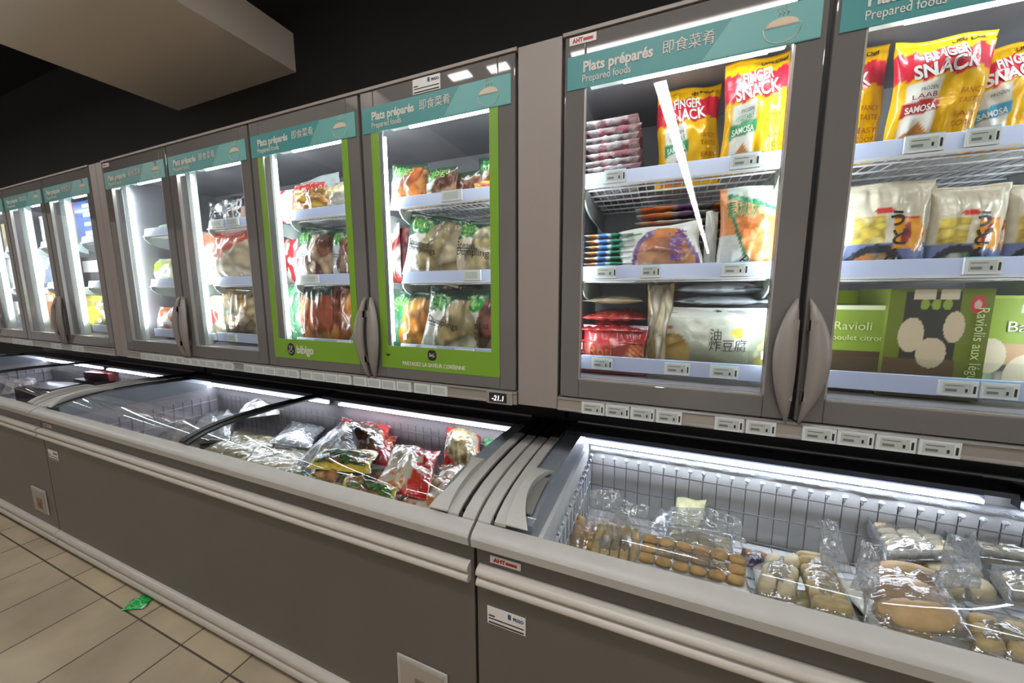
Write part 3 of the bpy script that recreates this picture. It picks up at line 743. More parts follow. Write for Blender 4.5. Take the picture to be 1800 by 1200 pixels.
# ------------------------------------------------------------------ goods
def thing_bag(name, label, cat, w, h, t, paint, loc, rot, group=None, **k):
    me, G = bag_mesh(name, w, h, t, paint, **k)
    o = link_mesh(name, me, None, loc, rot); tag(o, label, cat, group); return o, G
def stand(name, label, pl, pr, ptop, Y, zs, paint, t=.05, yaw=0, lean=0, roll=0, cat='bag', group=None, **k):
    """upright bag whose foot rests on the shelf at height zs"""
    x0, x1 = at(*pl,Y=Y)[0], at(*pr,Y=Y)[0]; zt = at(*ptop,Y=Y)[2]
    return thing_bag(name, label, cat, x1-x0, zt-zs, t, paint, ((x0+x1)/2,Y,zs+.001), (lean,roll,yaw), group, **k)
def stack(name, labels, x0, x1, Yf, z, n, t, paints, depth=.24, group=None, cat='pack', step=None, jit=.006, seed=0, **k):
    """flat packs one on another, near edge towards the aisle"""
    rs = np.random.RandomState(seed); out = []
    for q in range(n):
        dx, dy, yw = (rs.rand(3)-.5)*2*jit
        lb = labels if isinstance(labels, str) else labels[q % len(labels)]
        o, G = thing_bag(name, lb, cat, (x1-x0), depth, t*1.12, paints[q % len(paints)], ((x0+x1)/2+dx, Yf+dy, z+t*.55+q*(step or t*.86)), (-PI/2,0,yw*4), group, seed=seed*13+q, seal=.012, **k)
        out.append(o)
    return out
def quad(BL, BR, TL, z):
    """size, turn and slant of a bag lying with three of its corners at these places"""
    a, b, c = at(*BL,Z=z), at(*BR,Z=z), at(*TL,Z=z); w = np.linalg.norm(b-a); u = (b-a)/w
    n = np.array([-u[1],u[0],0]); h = float((c-a)@n); sk = float((c-a)@u)/max(h,.02); h = max(h,.06)
    return w, h, math.atan2(u[1],u[0]), (a+b)/2, max(-.9,min(.9,sk))
def slant(me, k, ax=2):
    co = np.empty(len(me.vertices)*3, np.float32); me.vertices.foreach_get('co', co); co = co.reshape(-1,3); co[:,0] += k*co[:,ax]
    me.vertices.foreach_set('co', co.ravel()); me.update()
def lay(name, label, BL, BR, TL, z, paint, t=.05, tilt=0, roll=0, cat='bag', group=None, **k):
    """bag lying in a chest; the three corners are sighted at height z"""
    w, h, yaw, m, sk = quad(BL, BR, TL, z)
    me, G = bag_mesh(name, w, h, t, paint, **k); slant(me, sk); G = G.copy(); G[...,0] += sk*G[...,2]
    o = link_mesh(name, me, None, (m[0],m[1],z), (-PI/2+tilt,roll,yaw)); tag(o, label, cat, group); return o, G
Z1, Z2, Z3 = 1.684, 1.404, 1.098
INKD = mat('print_black',(36,34,34),.5); INKW = mat('print_white',(236,232,226),.45); INKB = mat('print_brown',(176,96,24),.5); INKP = mat('print_maroon',(120,34,48),.5)
INKG = mat('print_green',(60,160,110),.5); INKL = mat('print_lime',(150,205,110),.5); INKV = mat('print_violet',(110,72,150),.5); INKO = mat('print_orange',(214,120,40),.5)
GRN, RED_, BLU = C(58,150,96), C(176,40,44), C(74,160,200)
big = dict(nu=40, nv=48)
def snack(o, G, word, brand_u=.52):
    w = G[0,-1,0]-G[0,0,0]; h = G[-1,0,2]-G[0,0,2]
    on_bag(o, G, 'FINGER', .26, .755, .100*h, INKW, width=.42*w, rot=.10, bold=.0010)
    on_bag(o, G, 'SNACK', .16, .615, .120*h, INKW, width=.62*w, rot=.10, bold=.0014)
    on_bag(o, G, 'Little Chef', brand_u, .905, .045*h, INKD, width=.36*w, rot=.05, bold=.0004, shear=.2)
    on_bag(o, G, 'FROZEN', .24, .505, .030*h, INKD, width=.17*w, rot=.10)
    on_bag(o, G, word, .165, .435, .045*h, INKP if word == 'LAAB' else INKG, width=.26*w, rot=.10)
    on_bag(o, G, 'SAMOSA', .13, .320, .055*h, INKW, width=.31*w, rot=.10, bold=.0005)
    for q, tx in enumerate(('FANCY','TASTE','EASY','COOK')): on_bag(o, G, tx, .66, .44-.075*q-(.03 if q > 1 else 0), .045*h, INKB, width=.25*w, rot=.03)
# --- right freezer, first door
tg = 'white and pink frozen meat packs'
x0, x1 = at(1030,250,Y=.50)[0], at(1126,240,Y=.50)[0]
stack('meat_pack', 'vacuum pack of pink sliced meat in the tall pile beside yellow snack bags', x0, x1, .47, Z1, 9, .027, [p_plain((216,196,200),3,.25,(240,238,240),.55,9), p_plain((212,196,198),5,.3,(196,120,130),.60,7), p_plain((226,216,216),9,.3,(200,150,156),.62,8)], .26, tg, m=M_CRINKLE, seed=4, nu=26, nv=24, wr=1.6)
o, G = stand('snack_bag', 'yellow snack bag with a red band, leaning half behind the fuller yellow one', (1157,240),(1272,225),(1215,150),.56,Z1,p_yellow(GRN),.07,yaw=.12,roll=-.03,lean=-.06,group=None,seed=2,wr=1.4,**big); snack(o,G,'VEGETABLE')
o, G = stand('snack_bag', 'full yellow snack bag with a green vegetable samosa panel by the door edge', (1270,200),(1398,180),(1330,103),.475,Z1,p_yellow(GRN),.075,yaw=-.05,seed=5,wr=.8,**big); snack(o,G,'VEGETABLE',.5)
tg = 'thin white bread packs'
x0, x1 = at(1027,430,Y=.47)[0], at(1112,430,Y=.47)[0]
stack('flatbread_pack', 'thin white pack with orange and green marks in the left pile on the middle shelf', x0, x1, .46, Z2, 8, .021, [p_bands([(224,232,234),(226,150,84),(90,140,200),(40,140,110)],k) for k in (1,2,3)], .22, tg, seed=6, nu=24, nv=18)
x0, x1 = at(1112,390,Y=.56)[0], at(1250,380,Y=.56)[0]
stack('flatbread_pack', 'grey and orange flat pack in the pile behind the violet arched bag', x0, x1, .520, Z2, 10, .0265, [p_bands([(176,172,172),(206,112,60),(222,140,80),(130,90,140)],k) for k in (4,5,6)]+[p_plain((190,188,186),2,.1,(206,120,70),.7)], .22, 'grey and orange flat packs', seed=7, nu=24, nv=18, jit=.014)
x0, x1 = at(1245,330,Y=.60)[0], at(1385,320,Y=.60)[0]
stack('flatbread_pack', 'white flat pack with an orange edge behind the shredded carrot bag', x0, x1, .555, Z2, 9, .030, [p_bands([(220,226,218),(226,140,76),(60,150,110),(150,90,60)],k) for k in (7,8)], .20, 'white packs behind the carrot bag', seed=8, nu=24, nv=18)
o, G = stand('flatbread_bag', 'white bag with a violet arch over brown flatbreads, front of the middle shelf', (1090,440),(1242,430),(1165,390),.462,Z2,p_purple,.05,roll=-.09,lean=-.25,seed=3,**big)
on_bag(o,G,'香椿饼',.72,.20,.026,INKV,rot=1.3)
o, G = stand('clear_bag', 'small clear white edged packet wedged between violet arch bag and carrot bag', (1236,420),(1262,420),(1250,372),.50,Z2,p_plain((206,210,206),4,.2),.03,yaw=.5,seed=9)
o, G = stand('carrot_bag', 'tall bag of orange shreds with a curved green stripe', (1262,400),(1385,390),(1320,328),.468,Z2,p_carrot,.07,seed=11,wr=.7,**big)
on_bag(o,G,'素椒饼',.08,.66,.036,INKG,width=.48*(G[0,-1,0]-G[0,0,0]),rot=.05); on_bag(o,G,'Radish',.30,.16,.03,INKD,rot=-.75)
x0, x1 = at(1020,560,Y=.465)[0], at(1136,560,Y=.465)[0]
st = stack('red_pack', 'shiny dark red pack in the pile at the bottom left', x0, x1, .455, Z3, 5, .045, [p_red(k) for k in (1,2,3)], .24, 'dark red packs on the bottom deck', seed=9, m=M_CRINKLE, nu=30, nv=24)
o, G = stand('red_pack', 'dark red pack with orange swirl standing in front of the red pile', (1021,610),(1137,612),(1080,572),.445,Z3,p_red(7),.03,lean=-.2,seed=4,**big); on_bag(o,G,'Roti',.10,.35,.035,INKO,rot=0)
o, G = thing_bag('cream_pack','pack','pack',x1-x0-.02,.22,.03,p_plain((206,196,160),3,.2),((x0+x1)/2,.46,Z3+.235),(-PI/2,0,.02),None,seed=31); o['label'] = 'pale cream flat pack on top of the dark red pile'
o, G = stand('noodle_bag', 'cream and yellow bag standing between the red pile and the big tofu pack', (1136,560),(1184,560),(1160,500),.50,Z3,p_food([(220,206,170),(206,180,120),(232,222,200),(160,140,80)],5,26),.06,yaw=.3,seed=14)
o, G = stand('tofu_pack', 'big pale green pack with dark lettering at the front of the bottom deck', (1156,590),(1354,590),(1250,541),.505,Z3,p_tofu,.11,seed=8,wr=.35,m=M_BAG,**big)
on_bag(o,G,'油',.46,.58,.026,INKD); on_bag(o,G,'炸豆腐',.46,.43,.028,INKD,width=.34*(G[0,-1,0]-G[0,0,0]))
x0, x1 = at(1182,520,Y=.50)[0], at(1362,520,Y=.50)[0]
stack('white_pack', 'plump white pack in the pile on top of the big pale green pack', x0, x1, .49, Z3+.18, 3, .034, [p_plain((196,204,212),k,.12,(60,64,72),.72,6) for k in (1,2,3)], .20, 'white packs above the tofu', seed=12, nu=30, nv=20, step=.036)
# hidden support under that pile
stack('white_pack', 'white pack lowest in the pile behind the big pale green pack', x0+.02, x1-.02, .53, Z3, 4, .050, [p_plain((190,196,200),k,.12) for k in (4,5)], .20, 'white packs behind the tofu', seed=15, nu=16, nv=14, step=.045)
# --- right freezer, second door
o, G = stand('snack_bag', 'yellow snack bag half hidden by the door frame beside the hand width gap', (1405,190),(1556,180),(1490,90),.53,Z1,p_yellow(RED_),.07,seed=21,yaw=.05,**big); snack(o,G,'VEGETABLE'); o['label'] = 'yellow snack bag half hidden behind the frame, left of the laab samosa bag'
o, G = stand('snack_bag', 'yellow laab samosa bag reaching up to the lamp', (1556,170),(1726,160),(1640,70),.46,Z1,p_yellow(RED_),.085,seed=22,roll=.05,flare=.12,**big); snack(o,G,'LAAB')
o, G = stand('snack_bag', 'yellow snack bag with a blue samosa panel at the right picture edge', (1698,170),(1850,150),(1770,82),.54,Z1,p_yellow(BLU),.075,seed=23,yaw=-.08,roll=-.03,**big); snack(o,G,'')
for k,(a,b,c,Y,lb) in enumerate((((1478,400),(1632,400),(1560,322),.47,'clear topped udon noodle bag nearest the door frame'),((1628,400),(1766,395),(1700,328),.475,'udon noodle bag second from the door frame'),((1764,400),(1905,395),(1840,322),.48,'udon noodle bag at the right picture edge'))):
    o, G = stand('udon_bag', lb, a, b, c, Y, Z2, p_udon(30+3*k), .07, seed=31+k, m=M_BAG, wr=.8, **big)
    for q, ch in enumerate('うどん'): on_bag(o,G,ch,.47+.02*(q%2),.52-.20*q,.029,INKD,bold=.0011)
for k,(a,b,c,Y) in enumerate((((1500,395),(1640,390),(1560,330),.58),((1650,395),(1790,390),(1720,332),.585))):
    stand('udon_bag', ['udon noodle bag behind the one nearest the door frame','udon noodle bag behind the second one'][k], a, b, c, Y, Z2, p_udon(50+k), .06, seed=41+k)
stand('label_pack', 'narrow white pack with black print rows at the door frame', (1446,410),(1481,410),(1465,346),.50,Z2,lambda U,V: over(base(U,C(214,216,206)), (np.sin(V*70) > .55)&(U > .1)&(U < .85), C(60,60,60)),.04,seed=45)
def p_box(kind):
    def f(U,V):
        im = base(U, C(104,116,34))
        if kind == 0:
            im = base(U, C(128,150,52)); im = over(im, V < .48, C(84,66,48)); im = over(im, rect(U,V,.10,.30,.32,.48), C(190,70,60)); im = over(im, ell(U,V,.10,.22,.16,.13), C(170,140,120)); im = over(im, V > .95, C(220,226,190))
        if kind == 1:
            im = over(im, rect(U,V,.16,.70,.34,.97), C(52,52,48)); im = over(im, rect(U,V,.0,.72,.0,.36), C(96,72,50))
            for uu,vv,a,b in ((.26,.58,.13,.16),(.48,.42,.15,.14),(.67,.66,.10,.14)): im = over(im, ell(U,V,uu,vv,a,b), C(206,190,160))
            for uu in (.36,.47,.58): im = over(im, ell(U,V,uu,.86,.045,.05), C(140,160,60))
            im = over(im, rect(U,V,.24,.46,.91,.99), C(206,196,170)); im = over(im, rect(U,V,.50,.68,.91,.99), C(206,196,170)); im = over(im, ell(U,V,.86,.86,.07,.075), C(196,60,66)); im = over(im, ell(U,V,.86,.86,.035,.04), C(200,180,170))
        if kind == 2:
            im = base(U, C(140,166,36)); im = over(im, V < .55, C(202,160,116)); im = over(im, (V < .34)&(U < .7), C(70,62,56)); im = put(im, rect(U,V,0,.4,.02,.28), food(U,V,3,20,[(190,206,176),(120,160,96),(222,220,206)]))
            for uu,vv,a,b in ((.05,.42,.22,.17),(.62,.24,.36,.22),(.98,.45,.2,.15)): im = over(im, ell(U,V,uu,vv,a,b), C(226,214,186))
            im = over(im, rect(U,V,.36,.62,.84,.92), C(226,230,226)); im = over(im, V > .97, C(170,190,60))
        if kind == 3: im = base(U, C(176,200,50))
        return im
    return f
def carton(name, label, a, b, top, Y, zs, kind, d=.16, yaw=0, cat='box', group=None, paint=None, sidec=(120,130,50)):
    x0, x1 = at(*a,Y=Y)[0], at(*b,Y=Y)[0]; h = at(*top,Y=Y)[2]-zs; w = x1-x0
    o = link_mesh(name, box_mesh(name, w, h, d, paint or p_box(kind), sidec=sidec), None, ((x0+x1)/2,Y,zs+.001), (0,0,yaw)); tag(o, label, cat, group); return o, w, h
o,w,h = carton('dumpling_box','green and brown ravioli box at the left behind the door frame',(1405,600),(1560,600),(1500,537),.465,Z3,0)
wall_text('Ravioli', -w*.12, -.002, h*.72, .030, mat('print_pale_green',(200,214,150),.5), o); wall_text('poulet citronnelle', -w*.12, -.002, h*.60, .020, mat('print_pale_green',(200,214,150),.5), o)
carton('dumpling_box','lime green box lying behind the green and brown ravioli box',(1440,525),(1512,525),(1480,511),.64,Z3,3,.15)
o,w,h = carton('dumpling_box','tall olive dumpling box with three pale dumplings in the centre',(1556,590),(1738,590),(1640,508),.45,Z3,1)
wall_text('Raviolis aux légumes', w*.36, -.002, h*.84, .028, mat('print_pale_green',(200,214,150),.5), o, tilt=-PI/2, width=h*.8)
o,w,h = carton('dumpling_box','lime box with large white buns at the right picture edge',(1738,590),(1880,590),(1780,520),.50,Z3,2)
wall_text('Bao aux', -w*.30, -.002, h*.66, .036, INKW, o)
# --- middle freezer, right green door
DUM = [(196,176,128),(214,198,156),(170,150,104),(224,210,176)]; WNG = [(186,92,40),(206,116,50),(158,70,36),(222,142,74)]; NUG = [(226,150,64),(240,176,90),(206,126,50)]; MUS = [(150,92,66),(196,150,112),(110,62,50),(214,180,146)]
o,G = stand('frozen_bag','green bag of orange fried pieces, leftmost on the top shelf by the green frame',(682,320),(748,320),(715,290),.50,Z1,p_korean(WNG,1,20),.05,seed=51,roll=.12); on_bag(o,G,'bibigo',.14,.78,.03,INKL)
o,G = stand('frozen_bag','dark green bag with a big lime oval, mid top shelf in the right green door',(748,318),(806,316),(775,296),.50,Z1,p_korean(MUS,2),.05,seed=52); on_bag(o,G,'bibigo',.14,.78,.03,INKL)
o,G = stand('frozen_bag','low bag of brown patties on the top shelf beside the lime oval bag',(796,325),(850,318),(825,302),.52,Z1,p_food([(150,88,60),(170,104,72),(128,72,50)],7,30,topband=(52,70,46)),.05,seed=53)
o,G = stand('frozen_bag','green bag at the right end of the top shelf behind the green frame',(838,310),(890,300),(860,278),.54,Z1,p_korean(NUG,4),.05,seed=54,roll=.06)
stand('frozen_bag','small yellow topped packet low at the right end of the top shelf',(833,332),(880,326),(860,318),.46,Z1,p_plain((226,186,60),2,.1,(214,90,50),.6),.03,seed=55)
o,G = stand('dumpling_bag','large white and green dumpling bag leaning left on the second shelf',(704,430),(806,428),(765,377),.47,Z2,p_korean(DUM,5,10),.075,seed=56,roll=.22,**big); on_bag(o,G,'bibigo',.14,.775,.036,INKL,width=.06); on_bag(o,G,'Steamed',.08,.50,.024,INKD); on_bag(o,G,'Dumplings',.08,.42,.024,INKD)
o,G = stand('dumpling_bag','cream steamed dumpling bag at the right of the second shelf',(792,430),(895,425),(840,388),.475,Z2,p_korean(DUM,6,10,low=(226,212,186)),.075,seed=57,roll=.10,**big); on_bag(o,G,'bibigo',.14,.775,.036,INKL,width=.06); on_bag(o,G,'Steam',.08,.50,.028,INKD); on_bag(o,G,'Dumpling',.08,.40,.028,INKD)
stand('frozen_bag','narrow red and white bag at the pale mullion on the second shelf',(676,425),(704,425),(690,392),.56,Z2,p_food([(206,60,56),(226,120,104),(240,226,220)],8,22),.05,seed=58)
stand('frozen_bag','dark maroon bag tucked behind the large dumpling bag',(700,425),(752,425),(725,400),.58,Z2,p_food([(110,40,44),(140,60,60),(84,30,36)],9,26),.05,seed=59)
lay_o,G = thing_bag('frozen_bag','pink and white bag lying along the front of the second shelf','bag',.17,.12,.05,p_plain((226,178,156),4,.2,(240,236,228),.58,4),(-.60,.47,Z2+.03),(-1.2,0,0),None,seed=60)
o,G = stand('frozen_bag','green bag of golden nuggets on the bottom deck of the right green door',(684,565),(758,565),(715,512),.48,Z3,p_korean(NUG,10,14,low=(60,120,84)),.07,seed=61,roll=.10,**big); on_bag(o,G,'bibigo',.14,.78,.03,INKL)
o,G = stand('dumpling_bag','glossy white and green dumpling bag in the middle of the bottom deck',(735,570),(832,570),(795,510),.465,Z3,p_korean(DUM,11,9),.08,seed=62,roll=.24,m=M_BAG,**big); on_bag(o,G,'bibigo',.14,.775,.036,INKL,width=.06); on_bag(o,G,'Dumplings',.08,.50,.026,INKD)
o,G = stand('dumpling_bag','white dumpling bag with black lettering at the right of the bottom deck',(812,570),(908,570),(850,508),.475,Z3,p_korean(MUS,12,18),.07,seed=63,**big); on_bag(o,G,'Mandu',.06,.47,.032,INKD); on_bag(o,G,'bibigo',.14,.775,.036,INKL,width=.05)
for q,tx in enumerate(('Vegetable','Dumplings')): on_bag(o,G,tx,.06,.38-.06*q,.018,INKD)
stand('frozen_bag','dark green bag behind the nugget bag on the bottom deck',(690,530),(770,528),(730,497),.60,Z3,p_plain((40,70,50),2,.2),.06,seed=64)
stand('frozen_bag','dark bag behind the glossy dumpling bag on the bottom deck',(770,530),(850,528),(810,495),.60,Z3,p_plain((60,50,44),3,.2,(176,150,110),.66),.06,seed=65)
# --- middle freezer, left green door
stand('frozen_bag','white bag with a red patch at the pale mullion on the top shelf',(488,358),(522,355),(505,334),.50,Z1,p_plain((226,210,212),3,.12,(206,60,56),.6,3),.05,seed=66)
o,G = stand('frozen_bag','golden bag with a red top on the top shelf of the left green door',(512,350),(580,345),(545,322),.48,Z1,p_food([(214,160,72),(232,190,104),(190,130,60)],13,14,topband=(206,60,50)),.06,seed=67,flare=-.5,m=M_CRINKLE,**big)
stand('frozen_bag','silver and clear bag beside the golden bag on the top shelf',(566,350),(622,343),(590,322),.50,Z1,p_plain((176,172,164),4,.3,(226,206,150),.6),.06,seed=68,m=M_CRINKLE,flare=-.3)
stand('frozen_bag','white pack propped up at the back of the top shelf of the left green door',(536,338),(604,330),(572,309),.60,Z1,p_plain((206,214,214),5,.15),.04,seed=69,roll=-.1)
stand('frozen_bag','red and white bag at the pale mullion, second shelf, left green door',(496,450),(530,450),(512,420),.54,Z2,p_plain((196,50,56),6,.15,(232,226,222),.6,6),.05,seed=70)
for k,(a,b,c,Y,lb) in enumerate((((520,445),(584,444),(552,402),.475,'left one of two brown mushroom bags on the second shelf'),((578,445),(640,443),(606,404),.485,'right one of two brown mushroom bags on the second shelf'))):
    o,G = stand('frozen_bag', lb, a, b, c, Y, Z2, p_korean(MUS,14+k,34,low=(206,220,232)), .065, seed=71+k, roll=.12, **big); on_bag(o,G,'bibigo',.14,.775,.03,INKL,width=.05)
stand('frozen_bag','green and silver bag at the left of the bottom deck of the left green door',(500,560),(548,560),(520,504),.48,Z3,p_plain((90,140,104),7,.2,(206,214,212),.5,4),.07,seed=73,m=M_CRINKLE)
o,G = stand('frozen_bag','bag of glazed brown wings in the middle of the bottom deck',(530,560),(588,560),(560,500),.47,Z3,p_food(WNG,16,12,topband=(40,60,44),dark=.5),.08,seed=74,**big)
o,G = stand('frozen_bag','bag of glazed brown wings standing edge on beside another one',(580,560),(610,560),(595,506),.50,Z3,p_food(WNG,17,10,dark=.5),.08,seed=75,yaw=.5)
o,G = stand('frozen_bag','bag of brown wings with a white slanting corner by the door handle',(598,560),(660,558),(622,508),.48,Z3,lambda U,V: over(food(U,V,18,14,WNG,1,.5), V < .62*U, C(222,218,210)),.07,seed=76,**big)
stand('frozen_bag','dark maroon bag at the back of the bottom deck of the left green door',(540,520),(640,515),(590,497),.62,Z3,p_plain((96,46,48),8,.25,(170,140,110),.66),.06,seed=77)
# --- middle freezer, second door
stand('frozen_bag','black bag with white print, left one on the shelf beside the green doors',(368,380),(405,376),(388,352),.54,Z1,p_plain((34,34,40),3,.2,(196,190,186),.68,8),.05,seed=78)
stand('frozen_bag','black and reddish bag at the frame, top shelf beside the green doors',(398,378),(440,374),(420,345),.54,Z1,p_plain((34,34,40),5,.2,(206,170,160),.62,8),.05,seed=79)
o,G = stand('frozen_bag','large cream and red bag of mixed vegetables on the second shelf',(352,450),(452,446),(400,408),.46,Z2,lambda U,V: over(food(U,V,19,20,[(206,190,160),(222,206,176),(170,110,80),(236,226,204)],1,.6),(V > .74+.1*np.sin(U*8))|ell(U,V,.45,.66,.12,.2),C(206,92,66)),.08,seed=80,**big)
stand('frozen_bag','green and white bag with a red oval at the left of the bottom deck',(358,558),(398,558),(378,520),.48,Z3,lambda U,V: over(put(base(U,C(170,180,150)), V < .6, food(U,V,20,16,[(226,170,70),(120,150,84),(200,190,160)])), ell(U,V,.5,.55,.36,.17), C(190,56,56)),.06,seed=81)
stand('frozen_bag','bag of mushrooms and yellow pieces at the right of the bottom deck',(394,556),(462,554),(424,508),.48,Z3,p_food([(170,140,96),(206,180,140),(226,170,60),(120,96,64),(90,104,72)],21,26),.07,seed=82,**big)
stand('frozen_bag','grey bag behind the mushroom bag on the bottom deck',(372,530),(440,528),(410,502),.6,Z3,p_plain((190,186,176),6,.25),.06,seed=83)
# --- middle freezer, first door
stand('frozen_bag','pale green packet on the top shelf of the nearly empty door',(270,405),(312,404),(290,394),.54,Z1,p_plain((176,206,176),3,.15,(240,240,236),.55),.05,seed=84)
stand('frozen_bag','white and lime packet on the second shelf of the nearly empty door',(262,476),(318,474),(290,455),.50,Z2,p_plain((206,216,190),4,.15,(170,190,70),.62),.06,seed=85)
stand('frozen_bag','orange and white bag on the bottom deck of the nearly empty door',(274,575),(326,573),(300,540),.48,Z3,p_plain((226,216,210),6,.15,(226,110,50),.55),.06,seed=86,flare=-.5)
# --- far left freezer
def fcart(label, a, b, top, Y, zs, paint, d=.14, sc=(90,90,100)): return carton('frozen_box', label, a, b, top, Y, zs, 3, d, paint=paint, sidec=sc)
fcart('blue box with white lettering on the top shelf of the far left freezer',(132,385),(175,380),(150,352),.50,Z1,lambda U,V: over(base(U,C(60,96,176)), (np.sin(V*30) > .3)&(U > .35)&(U < .7), C(226,230,236)),sc=(60,96,176))
fcart('tan box at the light tube on the top shelf of the far left freezer',(114,388),(134,386),(124,356),.52,Z1,p_plain((176,160,150),2,.2,(200,80,80),.68))
fcart('black box with a white label on the second shelf of the far left freezer',(136,462),(182,462),(160,438),.5,Z2,lambda U,V: over(base(U,C(36,36,42)), rect(U,V,.2,.8,.4,.7), C(220,220,220)),sc=(36,36,42))
fcart('red box at the light tube on the second shelf of the far left freezer',(126,470),(137,470),(131,452),.48,Z2,p_plain((180,60,60),3,.2))
stand('frozen_bag','yellow bag on the bottom deck of the far left freezer',(142,560),(200,560),(168,520),.48,Z3,p_plain((214,200,56),4,.15,(150,140,40),.7),.07,seed=87)
stand('frozen_bag','green bag low on the bottom deck behind the yellow bag',(136,575),(180,575),(155,548),.6,Z3,p_plain((90,120,60),4,.2),.05,seed=88)
fcart('pale blue box on the top shelf of the second far left door',(72,405),(98,402),(84,378),.52,Z1,p_plain((120,130,170),3,.25,(206,210,226),.55))
fcart('white and blue box on the second shelf of the second far left door',(70,470),(98,470),(84,440),.5,Z2,p_plain((150,170,206),4,.25,(236,238,240),.5))
fcart('orange box on the bottom deck of the second far left door',(66,560),(104,560),(84,510),.47,Z3,p_plain((196,116,50),4,.15,(226,206,190),.72),sc=(196,116,50))
fcart('yellow box on the top shelf of the leftmost door in view',(4,410),(26,408),(14,392),.52,Z1,p_plain((206,186,120),3,.2))
fcart('cream box on the second shelf of the leftmost door in view',(8,480),(34,480),(20,455),.5,Z2,p_plain((196,206,190),3,.25,(150,170,90),.6))
fcart('white box on the bottom deck of the leftmost door in view',(16,560),(42,560),(28,530),.5,Z3,p_plain((190,200,200),3,.2,(190,180,90),.62))

# ------------------------------------------------------------------ goods in the chests
M_TOFU = mat('tofu_puff', (204,166,112), .7, var=.28, vscale=22, bump=.5, bscale=50)
M_PALE = mat('tofu_pale', (222,206,170), .6, var=.15, vscale=20, bump=.3, bscale=50)
M_BUN = mat('bun_brown', (216,178,126), .5, var=.22, vscale=14)
M_SKIN = mat('tofu_skin', (206,180,130), .6, var=.25, vscale=30)
M_TRAY = film_mat('tray_clear', (0.93,0.94,0.95), 1.5, 0.12, 0.30, 0.3, 30, (1,1,1), 3.0)
M_CARROT = mat('orange_pieces', (222,172,100), .5, var=.2, vscale=20)
def blocks(mb, w, h, t, nx, ny, rnd=.0, seed=0, gap=.08):
    rs = np.random.RandomState(seed); bx, by = w/nx, h/ny
    for i in range(nx):
        for j in range(ny):
            cx, cy = (i+.5)*bx-w/2, (j+.5)*by; k = 1-gap-rnd*rs.rand(); dz = t*(.9+.2*rs.rand())
            n = 6; vs = []
            for zc, sc in ((0,.86),(dz*.2,1),(dz*.8,1),(dz,.84)):
                for q in range(12):
                    a = 2*PI*q/12; ca, sa = math.cos(a), math.sin(a); p = (abs(ca)**4+abs(sa)**4)**-.25
                    vs.append((cx+ca*p*bx*.5*k*sc, cy+sa*p*by*.5*k*sc, zc))
            fs = [(r*12+q, r*12+(q+1)%12, (r+1)*12+(q+1)%12, (r+1)*12+q) for r in range(3) for q in range(12)]+[tuple(range(36,48))]
            mb.add(vs, fs, 0, True)
    return mb
def loaves(mb, w, h, t, n, seed=0):
    rs = np.random.RandomState(seed)
    for k in range(n):
        y = h*(k+.5)/n; mb.ball(((rs.rand()-.5)*.05*w, y, t*.5), 1, w*.47, h/n*.62, t*.55, 16)
    return mb
def pieces(mb, w, h, t, n, r, seed=0):
    rs = np.random.RandomState(seed)
    for k in range(n): mb.ball(((rs.rand()-.5)*w*.8, rs.rand()*h*.8+h*.1, t*(.25+.5*rs.rand())), r, .8+.6*rs.rand(), .8+.6*rs.rand(), .6+.4*rs.rand(), 8)
    return mb
